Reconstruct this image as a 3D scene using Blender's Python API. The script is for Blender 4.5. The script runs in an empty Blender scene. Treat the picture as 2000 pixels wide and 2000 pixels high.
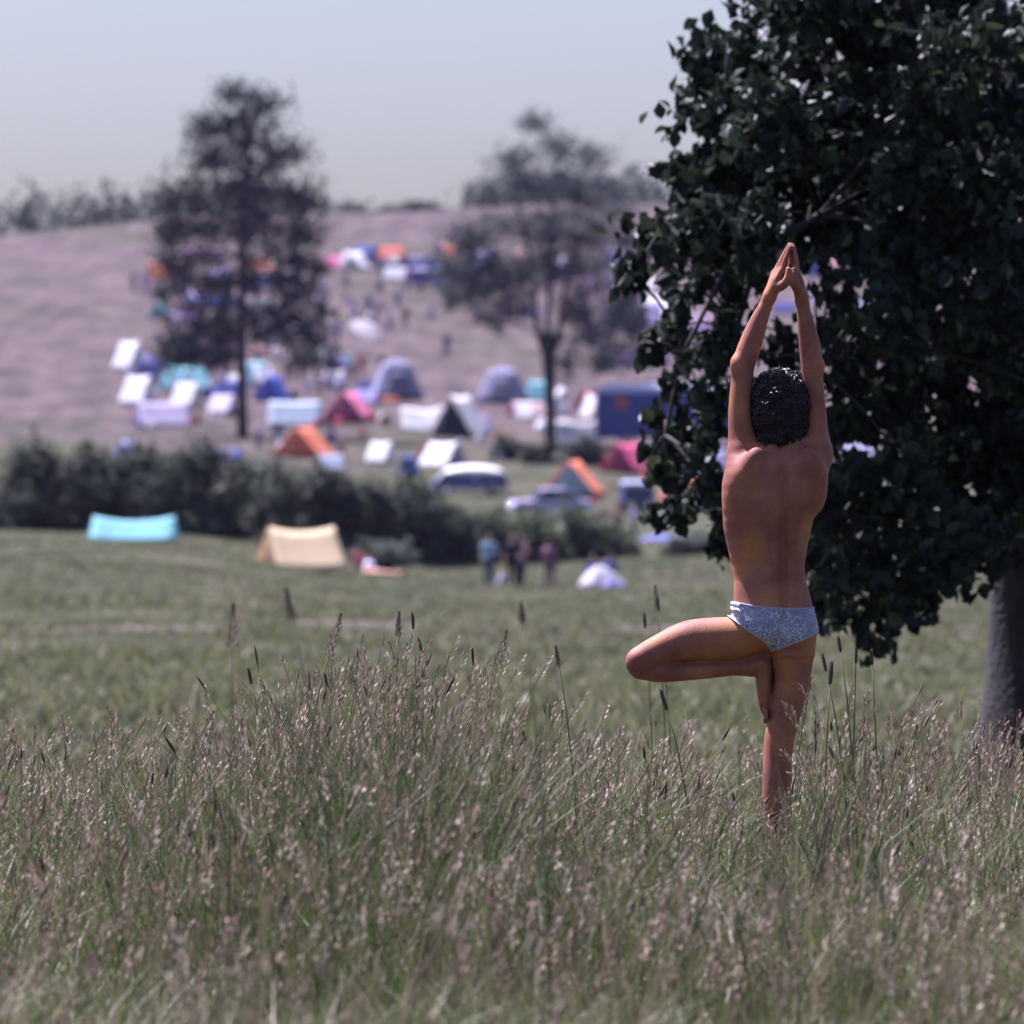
import bpy, math, random
import numpy as np
from mathutils import Vector, Matrix
random.seed(7); RNG = np.random.default_rng(11)
SC = bpy.context.scene
COL = SC.collection
R = math.radians

# ------------------------------------------------------------------ camera
K = 7.909e-5                 # radians per pixel of the 2000 px photograph
CAM_H = 1.5
PITCH = 128 * K              # the lens points a little below the horizon
cam_d = bpy.data.cameras.new('camera'); cam = bpy.data.objects.new('camera', cam_d); COL.objects.link(cam)
cam_d.lens = 300; cam_d.sensor_width = 47.454; cam_d.clip_start = 0.5; cam_d.clip_end = 5000
cam_d.dof.use_dof = True; cam_d.dof.focus_distance = 22.0; cam_d.dof.aperture_fstop = 6.7; cam_d.dof.aperture_blades = 7
cam.location = (0, 0, CAM_H); cam.rotation_euler = (math.pi/2 - PITCH, 0, 0)
SC.camera = cam
# ------------------------------------------------------------------ world, sun, exposure
TO_SUN = Vector((-0.33, 0.33, 0.885)).normalized()
SUN_EL = math.asin(TO_SUN.z); SUN_AZ = math.atan2(TO_SUN.x, TO_SUN.y)
w = bpy.data.worlds.new('World'); SC.world = w; w.use_nodes = True
nt = w.node_tree; bg = nt.nodes['Background']
sky = nt.nodes.new('ShaderNodeTexSky'); sky.sky_type = 'NISHITA'; sky.sun_disc = False
sky.sun_elevation = SUN_EL; sky.sun_rotation = SUN_AZ; sky.ozone_density = 3.0; sky.dust_density = 2.6; sky.air_density = 1.0
nt.links.new(sky.outputs[0], bg.inputs[0]); bg.inputs[1].default_value = 0.05
sl = bpy.data.lights.new('sun', 'SUN'); sl.energy = 5.0; sl.angle = R(0.5); sl.color = (1, 0.93, 0.945)
so = bpy.data.objects.new('sun', sl); COL.objects.link(so)
so.rotation_euler = (-TO_SUN).to_track_quat('-Z', 'Y').to_euler()
vs = SC.view_settings
vs.view_transform = 'Standard'; vs.look = 'None'; vs.gamma = 1; vs.exposure = 1.65; vs.use_curve_mapping = False
vs.use_white_balance = True; vs.white_balance_temperature = 5900; vs.white_balance_tint = 22    # the slide film's cool violet balance
SC.cycles.max_bounces = 6; SC.cycles.volume_bounces = 1; SC.cycles.transparent_max_bounces = 4
SC.cycles.use_denoising = True

def P(px, py, d):
    """world point at depth d (metres along Y) behind photograph pixel (px, py)"""
    x = (px-1000)*K; y = -(py-1000)*K
    dy = math.cos(PITCH) + y*math.sin(PITCH); dz = -math.sin(PITCH) + y*math.cos(PITCH)
    return Vector((x*d/dy, d, CAM_H + dz*d/dy))

# ------------------------------------------------------------------ small helpers
def mesh_np(name, V, quads=None, tris=None, smooth=True, colors=None):
    me = bpy.data.meshes.new(name)
    V = np.asarray(V, np.float32)
    q = np.zeros((0, 4), np.int32) if quads is None else np.asarray(quads, np.int32).reshape(-1, 4)
    t = np.zeros((0, 3), np.int32) if tris is None else np.asarray(tris, np.int32).reshape(-1, 3)
    me.vertices.add(len(V)); me.vertices.foreach_set('co', V.ravel())
    nl = len(q)*4 + len(t)*3
    me.loops.add(nl); me.loops.foreach_set('vertex_index', np.concatenate([q.ravel(), t.ravel()]))
    me.polygons.add(len(q)+len(t))
    st = np.concatenate([np.arange(len(q))*4, len(q)*4 + np.arange(len(t))*3]).astype(np.int32)
    me.polygons.foreach_set('loop_start', st)
    me.polygons.foreach_set('use_smooth', np.full(len(q)+len(t), smooth))
    if colors is not None:
        a = me.color_attributes.new('tone', 'FLOAT_COLOR', 'POINT')
        c = np.ones((len(V), 4), np.float32); c[:, :3] = colors
        a.data.foreach_set('color', c.ravel())
    me.update(calc_edges=True)
    return me

def link(name, me, mat=None, parent=None, loc=None):
    o = bpy.data.objects.new(name, me); COL.objects.link(o)
    if mat is not None:
        if len(me.materials) == 0: me.materials.append(mat)
        else:
            o.material_slots[0].link = 'OBJECT'; o.material_slots[0].material = mat
    if parent is not None: o.parent = parent
    if loc is not None: o.location = loc
    return o

def tag(o, label=None, cat=None, group=None, kind=None):
    if label: o['label'] = label
    if cat: o['category'] = cat
    if group: o['group'] = group
    if kind: o['kind'] = kind
    return o

def thing(name, label, cat, loc=(0, 0, 0), rz=0.0, group=None):
    o = bpy.data.objects.new(name, None); COL.objects.link(o)
    o.location = loc; o.rotation_euler = (0, 0, rz); o.empty_display_size = 0.2
    return tag(o, label, cat, group)

class MB:
    """collects quads and tris of one mesh"""
    def __init__(s): s.v = []; s.f = []
    def add(s, V, F):
        n = len(s.v); s.v += [tuple(p) for p in V]; s.f += [tuple(n+i for i in f) for f in F]; return s
    def box(s, c, d, rz=0.0, taper=1.0):
        x, y, z = d[0]/2, d[1]/2, d[2]/2
        V = []
        for k, t in ((-z, 1), (z, taper)):
            for a, b in ((-x, -y), (x, -y), (x, y), (-x, y)):
                a *= t; b *= t
                V.append((c[0]+a*math.cos(rz)-b*math.sin(rz), c[1]+a*math.sin(rz)+b*math.cos(rz), c[2]+k))
        return s.add(V, [(3, 2, 1, 0), (4, 5, 6, 7), (0, 1, 5, 4), (1, 2, 6, 5), (2, 3, 7, 6), (3, 0, 4, 7)])
    def tube(s, pts, rad, n=6, cap=True):
        pts = [Vector(p) for p in pts]; m = len(pts)
        if not hasattr(rad, '__len__'): rad = [rad]*m
        V = []; up = None
        for i, p in enumerate(pts):
            t = (pts[min(i+1, m-1)] - pts[max(i-1, 0)]).normalized()
            if up is None: up = t.orthogonal().normalized()
            else: up = (up - t*up.dot(t)).normalized()
            b = t.cross(up)
            for j in range(n):
                a = 2*math.pi*j/n; V.append(p + (up*math.cos(a)+b*math.sin(a))*rad[i])
        F = [(i*n+j, i*n+(j+1) % n, (i+1)*n+(j+1) % n, (i+1)*n+j) for i in range(m-1) for j in range(n)]
        if cap: F += [tuple(range(n))[::-1], tuple((m-1)*n+j for j in range(n))]
        return s.add(V, F)
    def ball(s, c, r, nu=12, nv=8, sq=(1, 1, 1), jit=0.0):
        V = [(c[0], c[1], c[2]-r*sq[2])]; F = []
        for i in range(1, nv):
            a = math.pi*i/nv - math.pi/2
            for j in range(nu):
                b = 2*math.pi*j/nu; q = r*(1+random.uniform(-jit, jit))
                V.append((c[0]+q*sq[0]*math.cos(a)*math.cos(b), c[1]+q*sq[1]*math.cos(a)*math.sin(b), c[2]+q*sq[2]*math.sin(a)))
        V.append((c[0], c[1], c[2]+r*sq[2])); T = len(V)-1
        for j in range(nu):
            F.append((0, 1+(j+1) % nu, 1+j)); F.append((T, T-nu+j, T-nu+(j+1) % nu))
        for i in range(nv-2):
            for j in range(nu):
                a = 1+i*nu+j; b = 1+i*nu+(j+1) % nu; F.append((a, b, b+nu, a+nu))
        return s.add(V, F)
    def grid(s, fn, nu, nv):
        V = [fn(i/nu, j/nv) for i in range(nu+1) for j in range(nv+1)]
        F = [(i*(nv+1)+j, (i+1)*(nv+1)+j, (i+1)*(nv+1)+j+1, i*(nv+1)+j+1) for i in range(nu) for j in range(nv)]
        return s.add(V, F)
    def mesh(s, name, smooth=False):
        me = bpy.data.meshes.new(name); me.from_pydata(s.v, [], s.f)
        me.polygons.foreach_set('use_smooth', [smooth]*len(me.polygons)); me.update(); return me
    def build(s, name, mat, parent=None, smooth=False, thick=0.0, loc=None):
        o = link(name, s.mesh(name, smooth), mat, parent, loc)
        if thick:
            m = o.modifiers.new('thickness', 'SOLIDIFY'); m.thickness = thick; m.offset = 0
        return o

# ------------------------------------------------------------------ materials
MATS = {}
def mat(name, col, rough=0.7, vary=0.0, scale=6.0, metal=0.0, spec=0.4, bump=0.0, bscale=40.0, sss=0.0, col2=None, trans=0.0):
    if name in MATS: return MATS[name]
    m = bpy.data.materials.new(name); m.use_nodes = True; n = m.node_tree.nodes; L = m.node_tree.links
    b = n['Principled BSDF']; b.inputs['Roughness'].default_value = rough; b.inputs['Metallic'].default_value = metal
    b.inputs['Specular IOR Level'].default_value = spec
    b.inputs['Base Color'].default_value = (*col, 1)
    if vary or col2:
        tc = n.new('ShaderNodeTexCoord'); no = n.new('ShaderNodeTexNoise'); no.inputs['Scale'].default_value = scale; no.inputs['Detail'].default_value = 5
        L.new(tc.outputs['Object'], no.inputs['Vector'])
        rp = n.new('ShaderNodeValToRGB'); rp.color_ramp.elements[0].position = 0.32; rp.color_ramp.elements[1].position = 0.68
        c2 = col2 or tuple(min(1, c*(1+vary)) for c in col); c1 = col if col2 else tuple(c*(1-vary) for c in col)
        rp.color_ramp.elements[0].color = (*c1, 1); rp.color_ramp.elements[1].color = (*c2, 1)
        L.new(no.outputs['Fac'], rp.inputs['Fac']); L.new(rp.outputs['Color'], b.inputs['Base Color'])
    if bump:
        tc = n.new('ShaderNodeTexCoord'); nb = n.new('ShaderNodeTexNoise'); nb.inputs['Scale'].default_value = bscale
        L.new(tc.outputs['Object'], nb.inputs['Vector'])
        bp = n.new('ShaderNodeBump'); bp.inputs['Strength'].default_value = bump; bp.inputs['Distance'].default_value = 0.01
        L.new(nb.outputs['Fac'], bp.inputs['Height']); L.new(bp.outputs['Normal'], b.inputs['Normal'])
    if sss:
        b.inputs['Subsurface Weight'].default_value = sss; b.inputs['Subsurface Radius'].default_value = (0.012, 0.004, 0.002); b.inputs['Subsurface Scale'].default_value = 1.0
    if trans:
        tr = n.new('ShaderNodeBsdfTranslucent'); tr.inputs['Color'].default_value = (*col, 1)
        mx = n.new('ShaderNodeMixShader'); mx.inputs[0].default_value = trans
        L.new(b.outputs[0], mx.inputs[1]); L.new(tr.outputs[0], mx.inputs[2]); L.new(mx.outputs[0], n['Material Output'].inputs[0])
    MATS[name] = m; return m

def leaf_mat(name, rough=0.55, trans=0.25, gain=1.0, spec=0.25):
    """colour comes from the per-leaf attribute 'tone' (each leaf or blade its own green or straw)"""
    if name in MATS: return MATS[name]
    m = bpy.data.materials.new(name); m.use_nodes = True; n = m.node_tree.nodes; L = m.node_tree.links
    b = n['Principled BSDF']; b.inputs['Roughness'].default_value = rough; b.inputs['Specular IOR Level'].default_value = spec
    at = n.new('ShaderNodeAttribute'); at.attribute_name = 'tone'
    L.new(at.outputs['Color'], b.inputs['Base Color'])
    tr = n.new('ShaderNodeBsdfTranslucent'); L.new(at.outputs['Color'], tr.inputs['Color'])
    mx = n.new('ShaderNodeMixShader'); mx.inputs[0].default_value = trans
    L.new(b.outputs[0], mx.inputs[1]); L.new(tr.outputs[0], mx.inputs[2]); L.new(mx.outputs[0], n['Material Output'].inputs[0])
    MATS[name] = m; return m

def cloth(c, name=None):
    nm = name or 'canvas_%02x%02x%02x' % tuple(int(255*min(1, v)) for v in c)
    return mat(nm, c, 0.85, 0.08, 1.5, spec=0.15, trans=0.42)

# ------------------------------------------------------------------ terrain
D_ = [230, 260, 300, 330, 350, 375, 400, 420, 440, 480, 520, 580, 640, 720]
TABLE = {   # photograph row of the ground at each distance, for three columns
    250: [1048, 1012, 965, 925, 902, 878, 852, 828, 783, 705, 640, 560, 497, 425],
    950: [1120, 1075, 1030, 1000, 968, 915, 868, 830, 783, 705, 640, 560, 497, 430],
    1400: [1100, 1072, 1040, 1012, 985, 925, 868, 830, 783, 705, 640, 560, 497, 428]}
NEAR_D = [-60, 24, 28, 36, 60, 90, 140]
NEAR_Z = {250: [0, -.02, -.28, -.6, -.95, -1.6, -2.2], 950: [0, -.02, -.28, -.6, -1.0, -1.75, -2.55], 1400: [0, -.02, -.28, -.6, -1.0, -1.7, -2.4]}
R205 = {250: 1072, 950: 1152, 1400: 1120}
_dd = np.arange(-60, 1400, 1.0)
_col = {}
for c in TABLE:
    d = NEAR_D + [205] + D_ + [820, 1400]
    z = list(NEAR_Z[c]) + [CAM_H-(R205[c]-872)*K*205] + [CAM_H-(r-872)*K*q for r, q in zip(TABLE[c], D_)]
    z += [z[-1]-1.0, z[-1]-40]
    zz = np.interp(_dd, d, z)
    ker = np.exp(-np.linspace(-2, 2, 13)**2); ker /= ker.sum()
    zs = np.convolve(np.pad(zz, 6, mode='edge'), ker, 'valid')
    wgt = np.clip((_dd-34)/30, 0, 1); _col[c] = zz*(1-wgt)+zs*wgt
def terrain(x, y):
    x = np.asarray(x, float); y = np.asarray(y, float)
    u = 1000 + x/(K*np.maximum(y, 60.0))
    a, b, c = (np.interp(y, _dd, _col[k]) for k in (250, 950, 1400))
    t1 = np.clip((u-250)/700, 0, 1); t1 = t1*t1*(3-2*t1); t2 = np.clip((u-950)/450, 0, 1); t2 = t2*t2*(3-2*t2)
    z = a*(1-t1)+b*t1; z = np.where(u > 950, b*(1-t2)+c*t2, z)
    amp = np.clip((y-26)/60, 0, 1)*0.10
    z = z + amp*(np.sin(x*0.31+y*0.17)*np.sin(y*0.21-x*0.11)+0.5*np.sin(x*0.83+1.3)*np.sin(y*0.57))
    z = z + np.clip((y-560)/160, 0, 1)*(1.6*np.sin(x*.021+.6)+.9*np.sin(x*.053+2)+.4*np.sin(x*.13))
    z = z + np.clip((26-y)/4, 0, 1)*0.02*np.sin(x*1.7)*np.sin(y*1.3)
    return z
_pd = np.arange(30, 760, 0.5)
def ground_at(px, py):
    """the ground point seen at a pixel of the photograph"""
    x = (px-1000)*K*_pd; z = terrain(x, _pd)
    row = 872 + (CAM_H-z)/(_pd*K)
    i = int(np.argmax(row <= py)) or len(_pd)-1
    d = float(_pd[i]); X = (px-1000)*K*d
    return Vector((X, d, float(terrain(X, d))))

def spaced(lo, hi, mid, n, p=2.2):
    t = np.linspace(-1, 1, n); s = np.sign(t)*np.abs(t)**p
    return np.where(s < 0, mid+s*(mid-lo), mid+s*(hi-mid))
ys = np.unique(np.concatenate([np.linspace(-50, 0, 8), np.linspace(2, 60, 100), np.linspace(61, 240, 120), np.linspace(242, 760, 150), np.linspace(780, 1380, 20)]))
xs = spaced(-420, 420, 0, 161, 1.9)
Xg, Yg = np.meshgrid(xs, ys, indexing='ij')
Zg = terrain(Xg, Yg)
nx, ny = Xg.shape
idx = np.arange(nx*ny).reshape(nx, ny)
qd = np.stack([idx[:-1, :-1], idx[1:, :-1], idx[1:, 1:], idx[:-1, 1:]], -1).reshape(-1, 4)
gm = bpy.data.materials.new('meadow_ground'); gm.use_nodes = True
n = gm.node_tree.nodes; L = gm.node_tree.links; b = n['Principled BSDF']; b.inputs['Roughness'].default_value = 0.95; b.inputs['Specular IOR Level'].default_value = 0.1
geo = n.new('ShaderNodeNewGeometry'); sep = n.new('ShaderNodeSeparateXYZ'); L.new(geo.outputs['Position'], sep.inputs[0])
mp = n.new('ShaderNodeMapping'); mp.inputs['Scale'].default_value = (0.5, 0.12, 0.3); L.new(geo.outputs['Position'], mp.inputs['Vector'])
n1 = n.new('ShaderNodeTexNoise'); n1.inputs['Scale'].default_value = 0.9; n1.inputs['Detail'].default_value = 8; n1.inputs['Roughness'].default_value = 0.65; L.new(mp.outputs[0], n1.inputs['Vector'])
n2 = n.new('ShaderNodeTexNoise'); n2.inputs['Scale'].default_value = 0.12; n2.inputs['Detail'].default_value = 4; L.new(mp.outputs[0], n2.inputs['Vector'])
def ramp(fac, stops):
    r = n.new('ShaderNodeValToRGB'); e = r.color_ramp.elements
    e[0].position, e[0].color = stops[0][0], (*stops[0][1], 1); e[1].position, e[1].color = stops[-1][0], (*stops[-1][1], 1)
    for p_, c_ in stops[1:-1]:
        x_ = e.new(p_); x_.color = (*c_, 1)
    L.new(fac, r.inputs[0]); return r.outputs[0]
green = ramp(n1.outputs['Fac'], [(0.3, (0.021, 0.026, 0.012)), (0.5, (0.040, 0.044, 0.022)), (0.7, (0.070, 0.065, 0.042))])
dry = ramp(n1.outputs['Fac'], [(0.28, (0.026, 0.022, 0.020)), (0.42, (0.046, 0.035, 0.035)), (0.56, (0.076, 0.056, 0.056)), (0.72, (0.112, 0.086, 0.074))])
mr = n.new('ShaderNodeMapRange'); mr.inputs['From Min'].default_value = 330; mr.inputs['From Max'].default_value = 440; L.new(sep.outputs['Y'], mr.inputs['Value'])
ad = n.new('ShaderNodeMath'); ad.operation = 'MULTIPLY_ADD'; L.new(n2.outputs['Fac'], ad.inputs[0]); ad.inputs[1].default_value = 2.6; ad.inputs[2].default_value = -1.35
ad2 = n.new('ShaderNodeMath'); ad2.operation = 'ADD'; ad2.use_clamp = True; L.new(mr.outputs[0], ad2.inputs[0]); L.new(ad.outputs[0], ad2.inputs[1])
mx = n.new('ShaderNodeMix'); mx.data_type = 'RGBA'; L.new(ad2.outputs[0], mx.inputs[0]); L.new(green, mx.inputs[6]); L.new(dry, mx.inputs[7])
L.new(mx.outputs[2], b.inputs['Base Color'])
bp = n.new('ShaderNodeBump'); bp.inputs['Strength'].default_value = 0.6; bp.inputs['Distance'].default_value = 0.3; L.new(n1.outputs['Fac'], bp.inputs['Height']); L.new(bp.outputs[0], b.inputs['Normal'])
gnd = link('meadow_ground', mesh_np('meadow_ground', np.stack([Xg, Yg, Zg], -1).reshape(-1, 3), qd), gm)
tag(gnd, kind='structure')
# faint trodden path across the meadow
def path_row(u): return 1236 - 14*np.sin(u/500.0)
pm = mat('trodden_grass', (0.07, 0.062, 0.048), 0.95, 0.25, 0.8, spec=0.1)
pv = []
us = np.linspace(-200, 1900, 90)
for u in us:
    g = ground_at(float(u), float(path_row(u)))
    for k in np.linspace(-2.4, 2.4, 9):
        pv.append((g.x, g.y+k, float(terrain(g.x, g.y+k))+0.05*(1-(abs(k)/2.4)**4)-0.01))
pv = np.array(pv); ii = np.arange(len(us)*9).reshape(len(us), 9)
po = link('path', mesh_np('path', pv, np.stack([ii[:-1, :-1], ii[1:, :-1], ii[1:, 1:], ii[:-1, 1:]], -1).reshape(-1, 4)), pm); tag(po, kind='structure')
# ------------------------------------------------------------------ implicit bodies
class Field:
    """a distance field on a grid, joined smoothly shape by shape and skinned as one surface"""
    def __init__(s, lo, hi, h):
        s.lo = np.array(lo, np.float32); s.h = h
        s.n = np.ceil((np.array(hi)-np.array(lo))/h).astype(int)+1
        s.F = np.full(s.n, 1.0, np.float32)
    def sub(s, lo, hi):
        a = np.clip(np.floor((np.array(lo)-s.lo)/s.h).astype(int), 0, s.n-1)
        b = np.clip(np.ceil((np.array(hi)-s.lo)/s.h).astype(int)+1, 0, s.n)
        sl = tuple(slice(i, j) for i, j in zip(a, b))
        ax = [s.lo[k]+s.h*np.arange(a[k], b[k], dtype=np.float32) for k in range(3)]
        return sl, ax[0][:, None, None], ax[1][None, :, None], ax[2][None, None, :]
    def join(s, sl, d, k):
        f = s.F[sl]
        if k > 0:
            hh = np.maximum(k-np.abs(f-d), 0)/k
            s.F[sl] = np.minimum(f, d) - hh*hh*k*0.25
        else: s.F[sl] = np.minimum(f, d)
    def carve(s, sl, d, k):
        f = s.F[sl]; hh = np.maximum(k-np.abs(f+d), 0)/k
        s.F[sl] = np.maximum(f, -d) + hh*hh*k*0.25
    @staticmethod
    def cone_d(x, y, z, a, b, ra, rb, sy=1.0):
        ba = [b[i]-a[i] for i in range(3)]; ba[1] /= sy
        px, py, pz = x-a[0], (y-a[1])/sy, z-a[2]
        l2 = ba[0]**2+ba[1]**2+ba[2]**2+1e-9
        t = np.clip((px*ba[0]+py*ba[1]+pz*ba[2])/l2, 0, 1)
        d = np.sqrt((px-t*ba[0])**2+(py-t*ba[1])**2+(pz-t*ba[2])**2) - (ra+t*(rb-ra))
        return d*min(1.0, sy)
    def cone(s, a, b, ra, rb, k=0.02, sy=1.0, cut=False):
        m = max(ra, rb)*max(1, sy)+k+0.03
        sl, x, y, z = s.sub(np.minimum(a, b)-m, np.maximum(a, b)+m)
        d = s.cone_d(x, y, z, a, b, ra, rb, sy)
        (s.carve if cut else s.join)(sl, d, k)
    def chain(s, pts, k=0.02, sy=1.0, fine=5):
        p = np.array([np.append(a, r) for a, r in pts]); m = len(p)
        if m > 2:                                   # Catmull-Rom through the joints, so that the taper has no steps
            e = np.vstack([2*p[0]-p[1], p, 2*p[-1]-p[-2]]); out = []
            for i in range(m-1):
                a, b, c, d = e[i:i+4]
                for t in np.arange(fine)/fine:
                    out.append(.5*(2*b+(c-a)*t+(2*a-5*b+4*c-d)*t*t+(3*b-a-3*c+d)*t**3))
            p = np.array(out+[p[-1]])
        mg = p[:, 3].max()*max(1, sy)+k+.03
        sl, x, y, z = s.sub(p[:, :3].min(0)-mg, p[:, :3].max(0)+mg)
        D = None
        for a, b in zip(p[:-1], p[1:]):
            d = s.cone_d(x, y, z, a[:3], b[:3], a[3], b[3], sy); D = d if D is None else np.minimum(D, d)
        s.join(sl, D, k)
    def ell(s, c, r, k=0.02, cut=False, rot=0.0):
        m = max(r)+k+0.03
        sl, x, y, z = s.sub(np.array(c)-m, np.array(c)+m)
        X, Z = x-c[0], z-c[2]
        if rot: X, Z = X*math.cos(rot)+Z*math.sin(rot), Z*math.cos(rot)-X*math.sin(rot)
        q = np.sqrt((X/r[0])**2+((y-c[1])/r[1])**2+(Z/r[2])**2)
        q2 = np.sqrt((X/r[0]**2)**2+((y-c[1])/r[1]**2)**2+(Z/r[2]**2)**2)+1e-6
        d = q*(q-1)/q2
        (s.carve if cut else s.join)(sl, d, k)
    def skin(s):
        F = s.F; S = F < 0
        C = np.zeros(np.array(F.shape)-1, np.int8)
        offs = [(i, j, k) for i in (0, 1) for j in (0, 1) for k in (0, 1)]
        sz = np.array(F.shape)-1
        for i, j, k in offs: C += S[i:i+sz[0], j:j+sz[1], k:k+sz[2]]
        A = np.argwhere((C > 0) & (C < 8)); ids = np.full(C.shape, -1, np.int32); ids[tuple(A.T)] = np.arange(len(A))
        acc = np.zeros((len(A), 3), np.float32); cnt = np.zeros(len(A), np.float32)
        for o in offs:
            for ax in range(3):
                if o[ax]: continue
                p = list(o); p[ax] = 1
                a = F[tuple((A+o).T)]; b = F[tuple((A+p).T)]
                m = (a < 0) != (b < 0); t = np.where(m, a/np.where(m, a-b, 1), 0)
                pos = np.array(o, np.float32)[None].repeat(len(A), 0); pos[:, ax] = t
                acc[m] += pos[m]; cnt[m] += 1
        V = (A + acc/cnt[:, None])*s.h + s.lo
        Q = []
        for ax in range(3):
            u, v = [(1, 2), (2, 0), (0, 1)][ax]
            n0 = list(F.shape); n0[ax] -= 1
            a = [slice(None)]*3; a[ax] = slice(0, -1); b = [slice(None)]*3; b[ax] = slice(1, None)
            E = np.argwhere(S[tuple(a)] != S[tuple(b)])
            E = E[(E[:, u] > 0) & (E[:, v] > 0) & (E[:, u] < F.shape[u]-1) & (E[:, v] < F.shape[v]-1)]
            du = np.zeros(3, int); du[u] = 1; dv = np.zeros(3, int); dv[v] = 1
            q = np.stack([ids[tuple((E-du-dv).T)], ids[tuple((E-dv).T)], ids[tuple(E.T)], ids[tuple((E-du).T)]], -1)
            fl = ~S[tuple(E.T)]; q[fl] = q[fl][:, ::-1]
            Q.append(q)
        Q = np.concatenate(Q); Q = Q[(Q >= 0).all(1)]
        return V, Q

def smooth_mesh(V, Q, n=2, lam=0.5):
    V = V.copy()
    for _ in range(n):
        acc = np.zeros_like(V); c = np.zeros(len(V), np.float32)
        for i in range(4):
            a, b_ = Q[:, i], Q[:, (i+1) % 4]
            for ax in range(3):
                acc[:, ax] += np.bincount(a, V[b_, ax], len(V)) + np.bincount(b_, V[a, ax], len(V))
            c += np.bincount(a, minlength=len(V)) + np.bincount(b_, minlength=len(V))
        V += lam*(acc/np.maximum(c, 1)[:, None]-V)
    return V
def vnormals(V, Q):
    fn = np.cross(V[Q[:, 2]]-V[Q[:, 0]], V[Q[:, 3]]-V[Q[:, 1]])
    N = np.zeros_like(V)
    for i in range(4):
        for ax in range(3): N[:, ax] += np.bincount(Q[:, i], fn[:, ax], len(V))
    return N/np.maximum(np.linalg.norm(N, axis=1), 1e-9)[:, None]
def sub_mesh(V, Q, keep):
    q = Q[keep]; u, inv = np.unique(q, return_inverse=True)
    return u, inv.reshape(-1, 4)

# ------------------------------------------------------------------ the man in tree pose
S = K*22.0
MX, MY = (1535-1000)*K*22.0, 22.0
def B(px, py, y=0.0): return np.array(((px-1535)*S, y, (1735-py)*S))
def poly_sd(p, poly):
    """signed distance (negative inside) and nearest boundary point of points to a polygon"""
    p = np.asarray(p); n_ = len(poly); best = np.full(len(p), 1e9); near = np.zeros_like(p); ins = np.zeros(len(p), bool)
    for i in range(n_):
        a = np.array(poly[i]); b_ = np.array(poly[(i+1) % n_]); e = b_-a
        t = np.clip(((p-a)@e)/(e@e), 0, 1); q = a+t[:, None]*e; dd = np.linalg.norm(p-q, axis=1)
        m = dd < best; best[m] = dd[m]; near[m] = q[m]
        c = ((a[1] > p[:, 1]) != (b_[1] > p[:, 1])) & (p[:, 0] < (b_[0]-a[0])*(p[:, 1]-a[1])/(b_[1]-a[1]+1e-12)+a[0]); ins ^= c
    return np.where(ins, -best, best), near

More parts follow.
